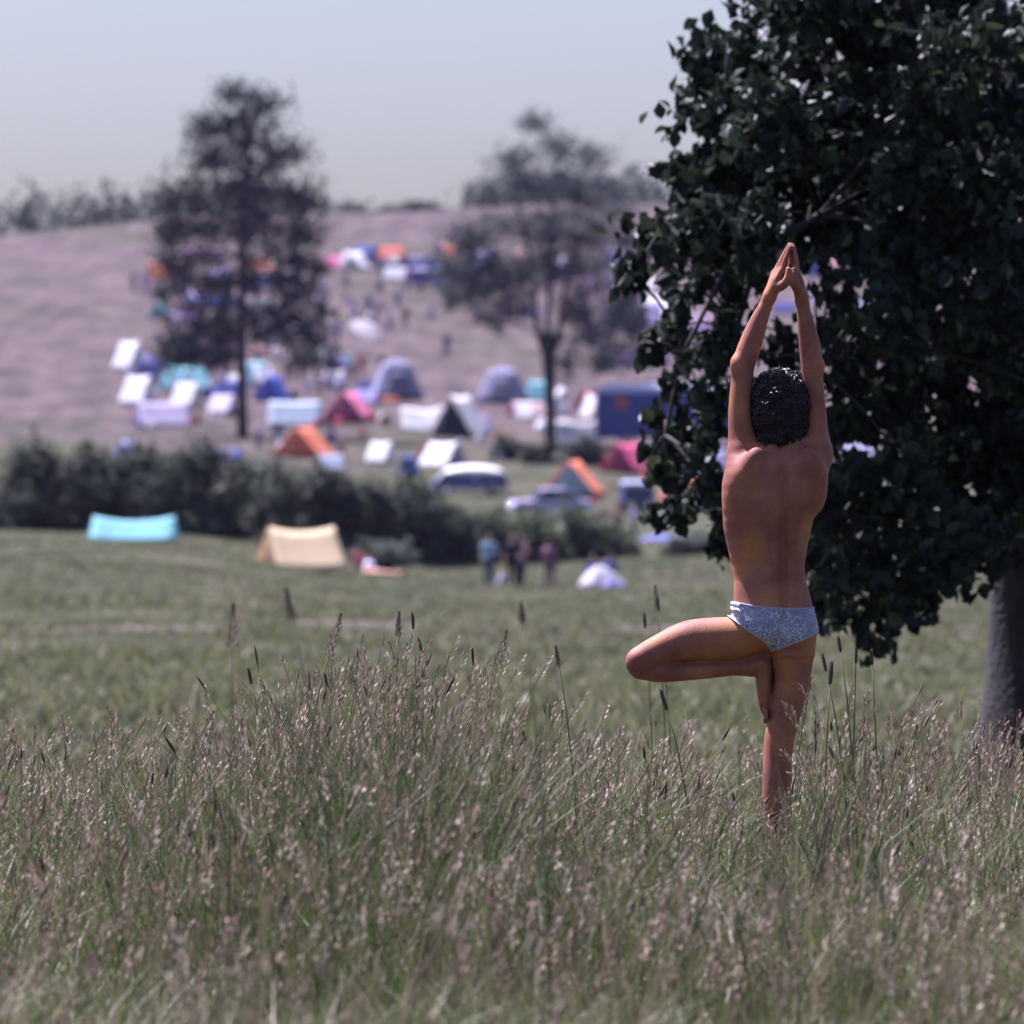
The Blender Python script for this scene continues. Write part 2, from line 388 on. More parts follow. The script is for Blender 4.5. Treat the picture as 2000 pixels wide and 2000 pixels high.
def build_man():
    root = thing('person', 'suntanned person in pale swim briefs standing on one leg in tall grass, palms joined overhead', 'person', (MX, MY, 0))
    f = Field((-0.60, -0.30, -0.03), (0.26, 0.36, 2.27), 0.004)
    # torso: superellipse sections
    rows = [(868, 1492, 1574, .052, .012), (880, 1462, 1596, .072, .004), (893, 1440, 1610, .088, -.002), (907, 1429, 1615, .100, -.004), (926, 1421, 1612, .110, -.004), (944, 1416, 1609, .116, -.002), (984, 1412, 1602, .118, .002), (1003, 1411.5, 1592, .115, .006),
            (1032, 1413, 1585, .108, .010), (1069, 1421, 1577, .100, .014), (1106, 1429, 1571, .093, .014), (1135, 1434, 1574, .094, .008), (1165, 1433, 1583, .102, .002), (1190, 1432, 1588, .108, -.004), (1215, 1436, 1591, .110, -.008), (1240, 1455, 1592, .106, -.008), (1262, 1490, 1590, .092, -.002), (1280, 1508, 1588, .080, 0)]
    zz = np.array([(1735-r[0])*S for r in rows])[::-1]; Lx = np.array([(r[1]-1535)*S for r in rows])[::-1]; Rx = np.array([(r[2]-1535)*S for r in rows])[::-1]
    bd = np.array([r[3] for r in rows])[::-1]; cy = np.array([r[4] for r in rows])[::-1]
    sl, x, y, z = f.sub((-.26, -.16, zz[0]-.02), (.2, .18, zz[-1]+.02))
    zi = z.ravel()
    def I(t): return np.interp(zi, zz, t).astype(np.float32)[None, None, :]
    a = (I(Rx)-I(Lx))/2; cx = (I(Rx)+I(Lx))/2; bb = I(bd); c0 = I(cy)
    q = ((np.abs(x-cx)/a)**2.4+(np.abs(y-c0)/bb)**2.4)**(1/2.4)
    d = (q-1)*np.minimum(a, bb)
    spx = np.interp(zi, [(1735-1200)*S, (1735-1060)*S, (1735-880)*S], [(1529-1535)*S, (1527-1535)*S, (1533-1535)*S]).astype(np.float32)[None, None, :]
    back = np.clip((c0-y)/0.05, 0, 1)
    env = np.interp(zi, [(1735-1215)*S, (1735-1185)*S, (1735-1060)*S, (1735-930)*S, (1735-880)*S], [0.2, .75, 1, .7, 0.2]).astype(np.float32)[None, None, :]
    d = d + back*env*(0.014*np.exp(-((x-spx)/0.014)**2) - 0.011*np.exp(-(((np.abs(x-spx)-0.042))/0.026)**2))
    # ribs, faint
    d = d + back*0.0006*np.sin(zi*150)[None, None, :]*np.clip((np.abs(x-spx)-.05)/.04, 0, 1)*np.interp(zi, [1.02, 1.12, 1.4, 1.46], [0, 1, 1, 0])[None, None, :]
    # natal cleft
    cl = np.interp(zi, [(1735-1285)*S, (1735-1265)*S, (1735-1205)*S, (1735-1185)*S], [1, 1, .8, 0]).astype(np.float32)[None, None, :]
    clx = np.interp(zi, [(1735-1270)*S, (1735-1190)*S], [(1509-1535)*S, (1529-1535)*S]).astype(np.float32)[None, None, :]
    d = d + back*cl*0.016*np.exp(-((x-clx)/0.012)**2)
    d = np.maximum(d, np.maximum(zz[0]-z, z-zz[-1]))
    f.join(sl, d.astype(np.float32), 0)
    # neck and head
    f.chain([(B(1535, 880, .012), .062), (B(1531, 850, .03), .056), (B(1528, 810, .045), .058)], .03)
    f.ell(B(1526, 783, .055), (.078, .096, .106), .02)
    f.chain([(B(1526, 815, .095), .052), (B(1526, 835, .128), .030)], .03)
    f.chain([(B(1526, 783, .152), .010), (B(1526, 800, .168), .014)], .012)          # nose
    f.cone(B(1520, 813, .146), B(1532, 813, .146), .008, .008, .008)                    # lips
    f.cone(B(1511, 775, .138), B(1541, 775, .138), .012, .012, .012)                    # brow
    for sx in (-1, 1):
        f.ell(B(1526+sx*17, 785, .150), (.013, .010, .008), .006, cut=True)             # eye sockets
        f.ell(B(1526+sx*46, 790, .05), (.012, .020, .032), .008)                        # ears
    # traps and shoulder blades
    for sx, cx_, ax_ in ((-1, 1500, 1450), (1, 1570, 1598)):
        f.chain([(B(1535+sx*12, 868, .0), .045), (B(cx_, 888, -.01), .048), (B(ax_, 885, .0), .050)], .04)
    f.ell(B(1466, 910, -.088), (.036, .030, .066), .028, rot=-.4)
    f.ell(B(1586, 910, -.088), (.035, .030, .066), .028, rot=.4)
    f.ell(B(1440, 950, -.03), (.040, .070, .090), .04); f.ell(B(1590, 950, -.03), (.036, .070, .085), .04)   # lats
    # arms
    f.chain([(B(1450, 892, .01), .050), (B(1452, 870, .012), .052), (B(1449, 845, .015), .046), (B(1447, 815, .02), .0425), (B(1447, 778, .024), .0385), (B(1450, 742, .03), .0375), (B(1453, 714, .034), .0385),
             (B(1462, 685, .036), .0395), (B(1473, 655, .036), .0365), (B(1484, 625, .034), .030), (B(1495, 600, .03), .0235), (B(1503, 581, .028), .0215)], .015)
    f.ell(B(1440, 716, .018), (.017, .02, .030), .03, rot=.3)
    f.chain([(B(1592, 892, .01), .050), (B(1593, 868, .012), .051), (B(1594, 845, .015), .042), (B(1594, 815, .02), .037), (B(1592, 778, .024), .0345), (B(1589, 745, .03), .0345), (B(1586, 712, .034), .037),
             (B(1583, 680, .036), .037), (B(1577, 645, .036), .031), (B(1571, 612, .034), .0245), (B(1567, 586, .03), .0215)], .015)
    f.ell(B(1603, 716, .016), (.014, .02, .024), .018)
    # creases where raised arms meet the back
    for pts in ([(1466, 892), (1473, 879), (1488, 871)], [(1589, 894), (1581, 881), (1564, 873)]):
        for a_, b_ in zip(pts[:-1], pts[1:]): f.cone(B(*a_, -.062), B(*b_, -.058), .004, .004, .022, cut=True)
    # hands, palms together, fingers deeper lie further left
    def hand(wr, kn, tip, sgn, sk):
        w_ = B(*wr, .03)
        for j, (yo, ln, r_) in enumerate([(-.030, .92, .0088), (-.009, 1.0, .0092), (.012, .94, .0088), (.031, .76, .0075)]):
            sh = -sk*(yo+.03)/S                       # shift in pixels
            k0 = B(kn[0]+sh, kn[1]+(0 if j < 2 else 2*(j-1)), .03+yo)
            tx = B(tip[0]+sh*0.35, kn[1]+(tip[1]-kn[1])*ln, .03+yo*0.8)
            m_ = k0*.52+tx*.48 + np.array((-sgn*(-.0025), 0, 0))
            f.cone(w_+np.array((0, yo*.55, .012)), k0, .0135, .0115, .012)
            f.chain([(k0, r_*1.12), (m_, r_), (tx, r_*.78)], .003)
        f.cone(w_, w_*.4+B(*kn, .03)*.6, .019, .015, .02, sy=1.9)
    hand((1504, 580), (1527, 530), (1544, 478), -1, .42)
    hand((1566, 585), (1556, 528), (1550, 479), 1, .42)
    # thumbs lie along the near edge
    f.chain([(B(1515, 565, .012), .016), (B(1531, 556, -.018), .0155), (B(1537, 541, -.022), .0105), (B(1538.5, 527, -.018), .0088)], .01)
    f.chain([(B(1560, 568, .012), .016), (B(1551, 556, -.016), .0155), (B(1551, 540, -.020), .0115), (B(1551, 527, -.016), .0095)], .01)
    # standing leg
    f.ell(B(1552, 1232, -.035), (.064, .075, .062), .03)          # right buttock
    f.ell(B(1488, 1225, -.035), (.062, .072, .058), .04, rot=.5)  # left buttock, drawn up by the raised thigh
    f.chain([(B(1547, 1228, 0), .074), (B(1549, 1278, .004), .0715), (B(1547, 1330, .006), .0595), (B(1536, 1385, .004), .055), (B(1524, 1435, 0), .0515), (B(1519, 1480, -.004), .0495), (B(1518, 1520, -.012), .050), (B(1519, 1565, -.012), .051),
             (B(1520, 1620, -.004), .040), (B(1520, 1675, 0), .031), (B(1520, 1705, 0), .033)], .02, sy=1.12)
    f.chain([(B(1520, 1718, -.035), .028), (B(1520, 1722, .04), .024), (B(1519, 1726, .13), .015)], .02)
    for j in range(5): f.cone(B(1507+j*6, 1728, .13), B(1506+j*6.5, 1729, .185-.012*abs(j-1)), .009, .008, .006)
    f.cone(B(1514, 1273, -.10), B(1590, 1269, -.085), .004, .004, .02, cut=True)   # fold under the buttock
    # raised thigh and folded shin
    f.chain([(B(1488, 1232, -.005), .066), (B(1440, 1247, -.01), .0735), (B(1395, 1248.5, -.015), .0725), (B(1345, 1252, -.02), .0680), (B(1300, 1266, -.02), .0555), (B(1262, 1285, -.02), .0500), (B(1253, 1297, -.02), .0470)], .02)
    f.chain([(B(1254, 1301, -.02), .047), (B(1285, 1311.5, -.005), .0385), (B(1330, 1312, .0), .0335), (B(1380, 1309.5, .0), .0300), (B(1430, 1306, .0), .0265), (B(1466, 1306, .0), .0285)], .010)
    f.ell(B(1240, 1290, -.03), (.028, .036, .034), .02)   # kneecap
    f.cone(B(1276, 1300, -.075), B(1500, 1283, -.06), .0055, .0055, .010, cut=True)   # crease behind the knee
    f.chain([(B(1494, 1258, .05), .042), (B(1510, 1300, .06), .030), (B(1518, 1350, .05), .030)], .02)   # inner thigh behind the heel
    f.cone(B(1290, 1296, -.005), B(1494, 1284, .005), .014, .020, .006)   # calf against the thigh
    # foot pressed along the inside of the thigh, toes down
    f.chain([(B(1470, 1303, .0), .028), (B(1489, 1300, .0), .028), (B(1491, 1335, .004), .025), (B(1492.5, 1368, .006), .021), (B(1494.5, 1390, .008), .014)], .015, sy=1.35)
    for j in range(5): f.cone(B(1495, 1388, -.036+j*.018), B(1495.5, 1403+j*2.2, -.038+j*.019), .0085, .0075, .006)
    V, Q = f.skin(); V = smooth_mesh(V, Q, 2, .4)
    body = link('body', mesh_np('body', V, Q), SKIN, root)
    N = vnormals(V, Q)
    # briefs
    poly = [B(*p)[[0, 2]] for p in [(1424, 1176), (1438, 1177), (1466, 1183), (1500, 1187), (1545, 1188.5), (1605, 1188), (1607, 1232), (1594, 1234), (1575, 1243), (1556, 1251), (1527, 1262), (1512, 1269), (1505, 1270), (1499, 1258), (1485, 1246), (1464, 1232), (1442, 1218), (1428, 1210), (1412, 1198), (1414, 1188)]]
    sd, near = poly_sd(V[:, [0, 2]], poly)
    keep = (sd[Q] < 0.0034).all(1)
    u, q = sub_mesh(V, Q, keep)
    W = V[u].copy(); m = sd[u] > 0; W[m, 0] = near[u][m, 0]; W[m, 2] = near[u][m, 1]
    W = smooth_mesh(W, q, 0) + N[u]*0.0042
    bo = link('swim_briefs', mesh_np('swim_briefs', W, q), BRIEFS, root)
    md = bo.modifiers.new('thickness', 'SOLIDIFY'); md.thickness = 0.0022; md.offset = -1
    # hems follow the boundary
    from collections import Counter
    ec = Counter()
    for i in range(4):
        for a_, b_ in zip(q[:, i], q[:, (i+1) % 4]): ec[(min(a_, b_), max(a_, b_))] += 1
    nb = {}
    for (a_, b_), c_ in ec.items():
        if c_ == 1: nb.setdefault(a_, []).append(b_); nb.setdefault(b_, []).append(a_)
    seen = set(); mb = MB()
    for s0 in list(nb):
        if s0 in seen: continue
        loop = [s0]; seen.add(s0); cur = s0
        while True:
            nx_ = [t for t in nb[cur] if t not in seen]
            if not nx_: break
            cur = nx_[0]; seen.add(cur); loop.append(cur)
        if len(loop) > 30:
            pts = W[np.array(loop)]
            for _ in range(3): pts = (np.roll(pts, 1, 0)+pts*2+np.roll(pts, -1, 0))/4
            pts = np.concatenate([pts[::2], pts[:1]])
            mb.tube(pts, 0.0026, 5, cap=False)
    mb.build('hem', BRIEFS_HEM, root, True)
    # gathered ties at the left hip
    mb = MB()
    for a_, b_, c_ in (((1424, 1178), (1431, 1178), (1440, 1180)), ((1420, 1186), (1430, 1189), (1442, 1194)), ((1413, 1197), (1420, 1200), (1428, 1206))):
        pts = []
        for t in np.linspace(0, 1, 9):
            p2 = np.array(a_)*(1-t)**2+2*np.array(b_)*t*(1-t)+np.array(c_)*t*t
            g = B(p2[0], p2[1]); dd = np.hypot(V[:, 0]-g[0], V[:, 2]-g[2]); c2 = np.where((dd < .012) & (V[:, 1] < .03))[0]
            i = c2[np.argmin(V[c2, 1])] if len(c2) else int(np.argmin(dd+np.abs(V[:, 1])*.2))
            pts.append(V[i]+N[i]*.006)
        mb.tube(pts, [.003]+[.0048]*7+[.003], 6)
    mb.build('side_tie', mat('tie_cloth', (0.8, 0.8, 0.82), .8), root, True)
    # hair: a lumpy cap covered in small curls
    hf = Field((-.16, -.12, 1.40), (.13, .19, 1.80), .006)
    hf.ell(B(1525, 781, .045), (.087, .104, .092), .0)
    hf.ell(B(1524, 808, .015), (.080, .074, .080), .04)
    hf.chain([(B(1506, 832, .0), .052), (B(1503, 858, -.018), .026)], .03); hf.chain([(B(1541, 832, .0), .052), (B(1546, 856, -.02), .026)], .03); hf.chain([(B(1525, 832, -.02), .045), (B(1526, 854, -.04), .024)], .03)
    sl, x, y, z = hf.sub((-.2, -.2, 1.3), (.2, .3, 1.9))
    hf.F = hf.F + (0.009*np.sin(x*75+1)*np.sin(y*68)*np.sin(z*72)+.004*np.sin(x*210)*np.sin(y*190+2)*np.sin(z*205)).astype(np.float32)
    sl, x, y, z = hf.sub((-.2, .09, 1.3), (.2, .3, 1.715))
    hf.F[sl] = np.maximum(hf.F[sl], 0.02-np.abs(z*0)-np.zeros_like(hf.F[sl])+(y-.09)*0)   # open over the face
    HV, HQ = hf.skin(); HN = vnormals(HV, HQ)
    hair = link('hair', mesh_np('hair', HV-HN*.007, HQ), HAIR, root)
    cv = []; cq = []; n0 = 0
    pick = RNG.choice(len(HV), 8000, replace=True)
    for i in pick:
        p = HV[i]; nn = HN[i]; r_ = RNG.uniform(.005, .014); t1 = np.cross(nn, RNG.normal(size=3)); t1 /= np.linalg.norm(t1)+1e-9; t2 = np.cross(nn, t1)
        ph = RNG.uniform(0, 6.28); w_ = RNG.uniform(.0012, .0022); m_ = 7; lift = RNG.uniform(.3, 1.25)
        for j in range(m_):
            an = ph+j*.75; c_ = p + nn*(r_*lift*(0.4+.9*math.sin(math.pi*j/(m_-1)))) + (t1*math.cos(an)+t2*math.sin(an))*r_*(1-.07*j)
            sd_ = nn*w_
            tt = (-t1*math.sin(an)+t2*math.cos(an)); wd = np.cross(tt, nn)*w_
            cv += [c_-wd, c_+sd_, c_+wd]
        for j in range(m_-1):
            o = n0+j*3; cq += [(o, o+3, o+4, o+1), (o+1, o+4, o+5, o+2)]
        n0 += m_*3
    ch = link('curls', mesh_np('curls', np.array(cv), np.array(cq)), HAIR, hair); tag(ch, kind='stuff')
    return root

def skin_material():
    m = bpy.data.materials.new('skin'); m.use_nodes = True; n = m.node_tree.nodes; L = m.node_tree.links; b = n['Principled BSDF']
    tc = n.new('ShaderNodeTexCoord')
    n1 = n.new('ShaderNodeTexNoise'); n1.inputs['Scale'].default_value = 7; n1.inputs['Detail'].default_value = 4; L.new(tc.outputs['Object'], n1.inputs['Vector'])
    n2 = n.new('ShaderNodeTexNoise'); n2.inputs['Scale'].default_value = 140; n2.inputs['Detail'].default_value = 3; L.new(tc.outputs['Object'], n2.inputs['Vector'])
    r = n.new('ShaderNodeValToRGB'); e = r.color_ramp.elements
    e[0].position = .38; e[0].color = (0.23, 0.078, 0.055, 1); e[1].position = .62; e[1].color = (0.38, 0.150, 0.066, 1)
    x = e.new(.5); x.color = (0.30, 0.113, 0.076, 1)
    L.new(n1.outputs['Fac'], r.inputs[0])
    mx = n.new('ShaderNodeMix'); mx.data_type = 'RGBA'; mx.blend_type = 'MULTIPLY'; mx.inputs[0].default_value = .35
    L.new(r.outputs[0], mx.inputs[6]); L.new(n2.outputs['Color'], mx.inputs[7])
    r2 = n.new('ShaderNodeValToRGB'); r2.color_ramp.elements[0].position = .3; r2.color_ramp.elements[0].color = (.62, .55, .55, 1); r2.color_ramp.elements[1].position = .62; r2.color_ramp.elements[1].color = (1.1, 1.08, 1.08, 1)
    L.new(n2.outputs['Fac'], r2.inputs[0]); L.new(r2.outputs[0], mx.inputs[7])
    vo = n.new('ShaderNodeTexVoronoi'); vo.inputs['Scale'].default_value = 19; L.new(tc.outputs['Object'], vo.inputs['Vector'])
    lt = n.new('ShaderNodeMath'); lt.operation = 'LESS_THAN'; lt.inputs[1].default_value = .055; L.new(vo.outputs['Distance'], lt.inputs[0])
    m3 = n.new('ShaderNodeMix'); m3.data_type = 'RGBA'; L.new(lt.outputs[0], m3.inputs[0]); L.new(mx.outputs[2], m3.inputs[6]); m3.inputs[7].default_value = (.13, .055, .04, 1)
    L.new(m3.outputs[2], b.inputs['Base Color'])
    b.inputs['Roughness'].default_value = .62; b.inputs['Specular IOR Level'].default_value = .28
    b.inputs['Subsurface Weight'].default_value = .06; b.inputs['Subsurface Radius'].default_value = (.9, .35, .2); b.inputs['Subsurface Scale'].default_value = .012
    n3 = n.new('ShaderNodeTexNoise'); n3.inputs['Scale'].default_value = 260; L.new(tc.outputs['Object'], n3.inputs['Vector'])
    bp = n.new('ShaderNodeBump'); bp.inputs['Strength'].default_value = .45; bp.inputs['Distance'].default_value = .003
    L.new(n3.outputs['Fac'], bp.inputs['Height']); L.new(bp.outputs[0], b.inputs['Normal'])
    return m
def briefs_material():
    m = bpy.data.materials.new('lace_print_cloth'); m.use_nodes = True; n = m.node_tree.nodes; L = m.node_tree.links; b = n['Principled BSDF']
    tc = n.new('ShaderNodeTexCoord'); v = n.new('ShaderNodeTexVoronoi'); v.feature = 'DISTANCE_TO_EDGE'; v.inputs['Scale'].default_value = 80
    nz = n.new('ShaderNodeTexNoise'); nz.inputs['Scale'].default_value = 40; nz.inputs['Detail'].default_value = 2; L.new(tc.outputs['Object'], nz.inputs['Vector'])
    ad = n.new('ShaderNodeVectorMath'); ad.operation = 'MULTIPLY_ADD'; ad.inputs[1].default_value = (.05, .05, .05); L.new(nz.outputs['Color'], ad.inputs[0]); L.new(tc.outputs['Object'], ad.inputs[2]); L.new(ad.outputs[0], v.inputs['Vector'])
    n2 = n.new('ShaderNodeTexNoise'); n2.inputs['Scale'].default_value = 16; L.new(tc.outputs['Object'], n2.inputs['Vector'])
    r = n.new('ShaderNodeValToRGB'); e = r.color_ramp.elements; e[0].position = .05; e[0].color = (.50, .48, .55, 1); e[1].position = .13; e[1].color = (.17, .18, .30, 1)
    L.new(v.outputs['Distance'], r.inputs[0])
    r2 = n.new('ShaderNodeValToRGB'); r2.color_ramp.elements[0].position = .36; r2.color_ramp.elements[1].position = .46; L.new(n2.outputs['Fac'], r2.inputs[0])
    mx = n.new('ShaderNodeMix'); mx.data_type = 'RGBA'; L.new(r2.outputs[0], mx.inputs[0]); mx.inputs[6].default_value = (.21, .225, .35, 1); L.new(r.outputs[0], mx.inputs[7])
    L.new(mx.outputs[2], b.inputs['Base Color']); b.inputs['Roughness'].default_value = .75
    return m
SKIN = skin_material(); BRIEFS = briefs_material(); BRIEFS_HEM = mat('hem_cloth', (.34, .35, .46), .8)
HAIR = mat('dark_hair', (0.010, 0.005, 0.008), .30, spec=.28)
build_man()
# ------------------------------------------------------------------ grass
def blades(pos, h, wd, lean, col, name, seg=3):
    """tapered bending blades, one mesh"""
    n_ = len(pos); az = RNG.uniform(0, 2*np.pi, n_); fa = RNG.uniform(0, 2*np.pi, n_)
    dx = np.stack([np.cos(az), np.sin(az)], 1)*lean[:, None]*h[:, None]
    sx = np.stack([np.cos(fa), np.sin(fa)], 1)*wd[:, None]/2
    V = np.zeros((n_, 2*seg+1, 3), np.float32)
    for i in range(seg):
        t = i/seg
        c = pos + np.concatenate([dx*t**2, (h*t*(1-.25*lean*t))[:, None]], 1); o = np.concatenate([sx*(1-.6*t), np.zeros((n_, 1))], 1)
        V[:, 2*i] = c-o; V[:, 2*i+1] = c+o
    V[:, 2*seg] = pos + np.concatenate([dx, (h*(1-.25*lean))[:, None]], 1)
    base = (np.arange(n_)*(2*seg+1))[:, None]
    q = np.concatenate([base+np.array([2*i, 2*i+1, 2*i+3, 2*i+2]) for i in range(seg-1)])
    t_ = base+np.array([2*seg-2, 2*seg-1, 2*seg])
    C = np.repeat(col[:, None], 2*seg+1, 1).reshape(-1, 3)
    return mesh_np(name, V.reshape(-1, 3), q, t_, True, C)

def palette(n_, cols, wts, var=.25):
    c = np.array(cols)[RNG.choice(len(cols), n_, p=np.array(wts)/sum(wts))]
    return np.clip(c*(1+RNG.uniform(-var, var, (n_, 1))), 0.002, 1)
def scatter(n_, d0, d1, margin, p=1.0):
    d = d0+(d1-d0)*RNG.random(n_)**p
    x = RNG.uniform(-1, 1, n_)*(d*0.0805+margin)
    return np.stack([x, d, terrain(x, d)], 1)
def lumps(x, y, s, seed=0):
    return .5+.25*(np.sin(x*s*1.3+seed)*np.cos(y*s*.9+seed*2)+np.sin(x*s*.57+y*s*.8+seed*.7)+.6*np.sin(x*s*2.3-y*s*1.9+seed))
GR = leaf_mat('grass_blades', .5, .3); HD = leaf_mat('seed_heads', .7, .25)
GREEN, OLIVE, STRAW, PURP = (.078, .112, .032), (.12, .136, .05), (.25, .21, .135), (.19, .14, .115)
pos = scatter(150000, 9, 29, 1.0, .9)
hl = lumps(pos[:, 0], pos[:, 1], 1.9, 1.0)
h = (.15+.33*np.clip(hl, 0, 1)**1.4)*RNG.uniform(.6, 1.25, len(pos))
h *= 1-.35*np.exp(-((pos[:, 0]-(MX-.06))/.30)**2-((pos[:, 1]-20.5)/1.6)**2)
far = np.clip((pos[:, 1]-25)/4, 0, 1); h *= 1-.45*far
g = link('rough_grass', blades(pos, h, RNG.uniform(.003, .0085, len(pos)), RNG.uniform(.1, 1.1, len(pos)), palette(len(pos), [GREEN, OLIVE, STRAW, PURP], [6, 4, 2, 1.5]), 'rough_grass'), GR); tag(g, kind='stuff')
# feathery flowering stalks among it
def seed_stalks(pos, h, kind):
    V = []; Q = []; T = []; C = []; n0 = 0
    for i in range(len(pos)):
        p = pos[i]; az = RNG.uniform(0, 6.28); ln = RNG.uniform(.05, .5)
        if RNG.random() < .6: az = RNG.normal(0.2, .6)
        tip = p+np.array((math.cos(az)*ln*h[i], math.sin(az)*ln*h[i], h[i]))
        mid = p*.5+tip*.5+np.array((-math.cos(az), -math.sin(az), 0))*ln*h[i]*.2
        w_ = .0016; sc = palette(1, [OLIVE, STRAW], [2, 1])[0]
        for a_ in (p, mid, tip):
            V += [a_+(-w_, 0, 0), a_+(w_, 0, 0), ]; C += [sc, sc]
        Q += [(n0, n0+1, n0+3, n0+2), (n0+2, n0+3, n0+5, n0+4)]; n0 += 6
        hc = palette(1, [(.20, .125, .11), (.28, .20, .16), (.12, .08, .066), (.40, .32, .26)], [4, 3, 2, 3])[0]
        ax = (tip-mid); ax /= np.linalg.norm(ax)
        k = kind if kind != 'mix' else ('plume' if RNG.random() < .9 else 'club')
        if k == 'plume':
            L_ = RNG.uniform(.05, .12); m_ = 13; spread = RNG.uniform(.012, .045)
            for j in range(m_):
                t = j/m_; c_ = tip-ax*L_*(1-t); o = RNG.normal(size=3); o -= ax*(o@ax); o /= np.linalg.norm(o); e = c_+o*spread*(1-t*.8)*RNG.uniform(.4, 1)+ax*.012
                s_ = np.cross(o, ax)*RNG.uniform(.0022, .004); l_ = (o*.4+ax)*RNG.uniform(.006, .011)
                V += [e-l_, e+s_, e+l_, e-s_]; Q.append((n0, n0+1, n0+2, n0+3)); n0 += 4; C += [hc*RNG.uniform(.7, 1.4)]*4
        else:
            L_ = RNG.uniform(.03, .07); r_ = RNG.uniform(.0035, .006); hc = hc*.6
            for t, rr in ((0, .5), (.35, 1), (.75, .8), (1, .1)):
                c_ = tip-ax*L_*.4+ax*L_*t; u = np.cross(ax, (0, 1, 0)); u /= np.linalg.norm(u); v = np.cross(ax, u)
                for a_ in (0, 1.57, 3.14, 4.71): V.append(c_+(u*math.cos(a_)+v*math.sin(a_))*r_*rr); C.append(hc)
            for j in range(3):
                for a_ in range(4): Q.append((n0+j*4+a_, n0+j*4+(a_+1) % 4, n0+j*4+4+(a_+1) % 4, n0+j*4+4+a_))
            n0 += 16
    return mesh_np('seed_stalks', np.array(V), np.array(Q), None, True, np.array(C))
pos = scatter(7600, 11, 28, .8, .85)
keep = RNG.random(len(pos)) < np.clip(lumps(pos[:, 0], pos[:, 1], 1.4, 4)*1.5-.15, .08, 1); pos = pos[keep]
u = 1000+pos[:, 0]/(K*pos[:, 1])
boost = .19*np.exp(-((u-680)/200)**2)+.13*np.exp(-((u-1650)/110)**2)+.05*np.exp(-((u-1270)/90)**2)+.03
h = (.27+.26*RNG.random(len(pos))+boost*RNG.uniform(.3, 1.7, len(pos)))
h *= 1-.30*np.exp(-((pos[:, 0]-(MX-.12))/.42)**2)*(pos[:, 1] < 24)*(pos[:, 1] > 16)
h *= 1-.3*np.clip((pos[:, 1]-24)/4, 0, 1)
h = np.where(pos[:, 1] < 16, h*.85, h)
ex = 300; ux = RNG.choice([560, 660, 740, 820, 900, 1010, 1640], ex, p=[.14, .22, .2, .16, .08, .08, .12])+RNG.normal(size=ex)*45; dx_ = RNG.uniform(19.2, 23, ex)
p2 = np.stack([(ux-1000)*K*dx_, dx_, terrain((ux-1000)*K*dx_, dx_)], 1); h2_ = RNG.uniform(.45, .86, ex)*np.where(ux > 950, .86, 1)
pos = np.concatenate([pos, p2]); h = np.concatenate([h, h2_])
s_ = link('seed_stalks', seed_stalks(pos, h, 'mix'), HD); tag(s_, kind='stuff')
# taller lush clumps in front, soft because they stand nearer than the person
cl = []
for cx_, cd_, n_, sp in [(700, 17.5, 420, .20), (760, 18.3, 420, .18), (845, 17.8, 460, .16), (885, 18.6, 320, .12), (620, 18.6, 260, .2), (1010, 18.2, 200, .16), (930, 16.2, 260, .2), (480, 17.4, 200, .2), (300, 19.5, 260, .16), (1640, 18.5, 240, .2), (1280, 18.8, 160, .14), (1120, 16.8, 160, .2), (560, 15.6, 200, .22), (1450, 15.8, 140, .2)]:
    xx = (cx_-1000)*K*cd_+RNG.normal(size=n_)*sp; dd = cd_+RNG.normal(size=n_)*.3; cl.append(np.stack([xx, dd, terrain(xx, dd), np.full(n_, {700: .74, 760: .82, 845: .92, 885: .86, 620: .78, 1640: .72}.get(cx_, .66))], 1))
cl = np.concatenate(cl)
h = cl[:, 3]*RNG.uniform(.45, 1.05, len(cl))
tg = link('tall_grass', blades(cl[:, :3], h, RNG.uniform(.004, .011, len(cl)), RNG.uniform(.1, .7, len(cl)), palette(len(cl), [(.05, .075, .024), (.08, .10, .035), (.16, .14, .085), (.12, .085, .075)], [5, 4, 2, 1.5]), 'tall_grass'), GR); tag(tg, kind='stuff')
# softer meadow beyond the brow
pos = scatter(120000, 29, 240, 3, 1.35)
h = (.08+.20*np.clip(lumps(pos[:, 0], pos[:, 1], .27, 2.)+.3*lumps(pos[:, 0], pos[:, 1], .09, 5.)-.1, 0, 1.3)**1.3*.85)*np.clip(1.25-pos[:, 1]/260, .25, 1)*RNG.uniform(.6, 1.3, len(pos))
wd = RNG.uniform(.02, .05, len(pos))*(pos[:, 1]/60)**.8
col = palette(len(pos), [(.105, .122, .045), (.140, .150, .065), (.20, .185, .115), (.17, .145, .11)], [4, 4, 2, 1])
m_ = link('meadow_grass', blades(pos, h, wd, RNG.uniform(.2, .9, len(pos)), col, 'meadow_grass', 2), GR); tag(m_, kind='stuff')

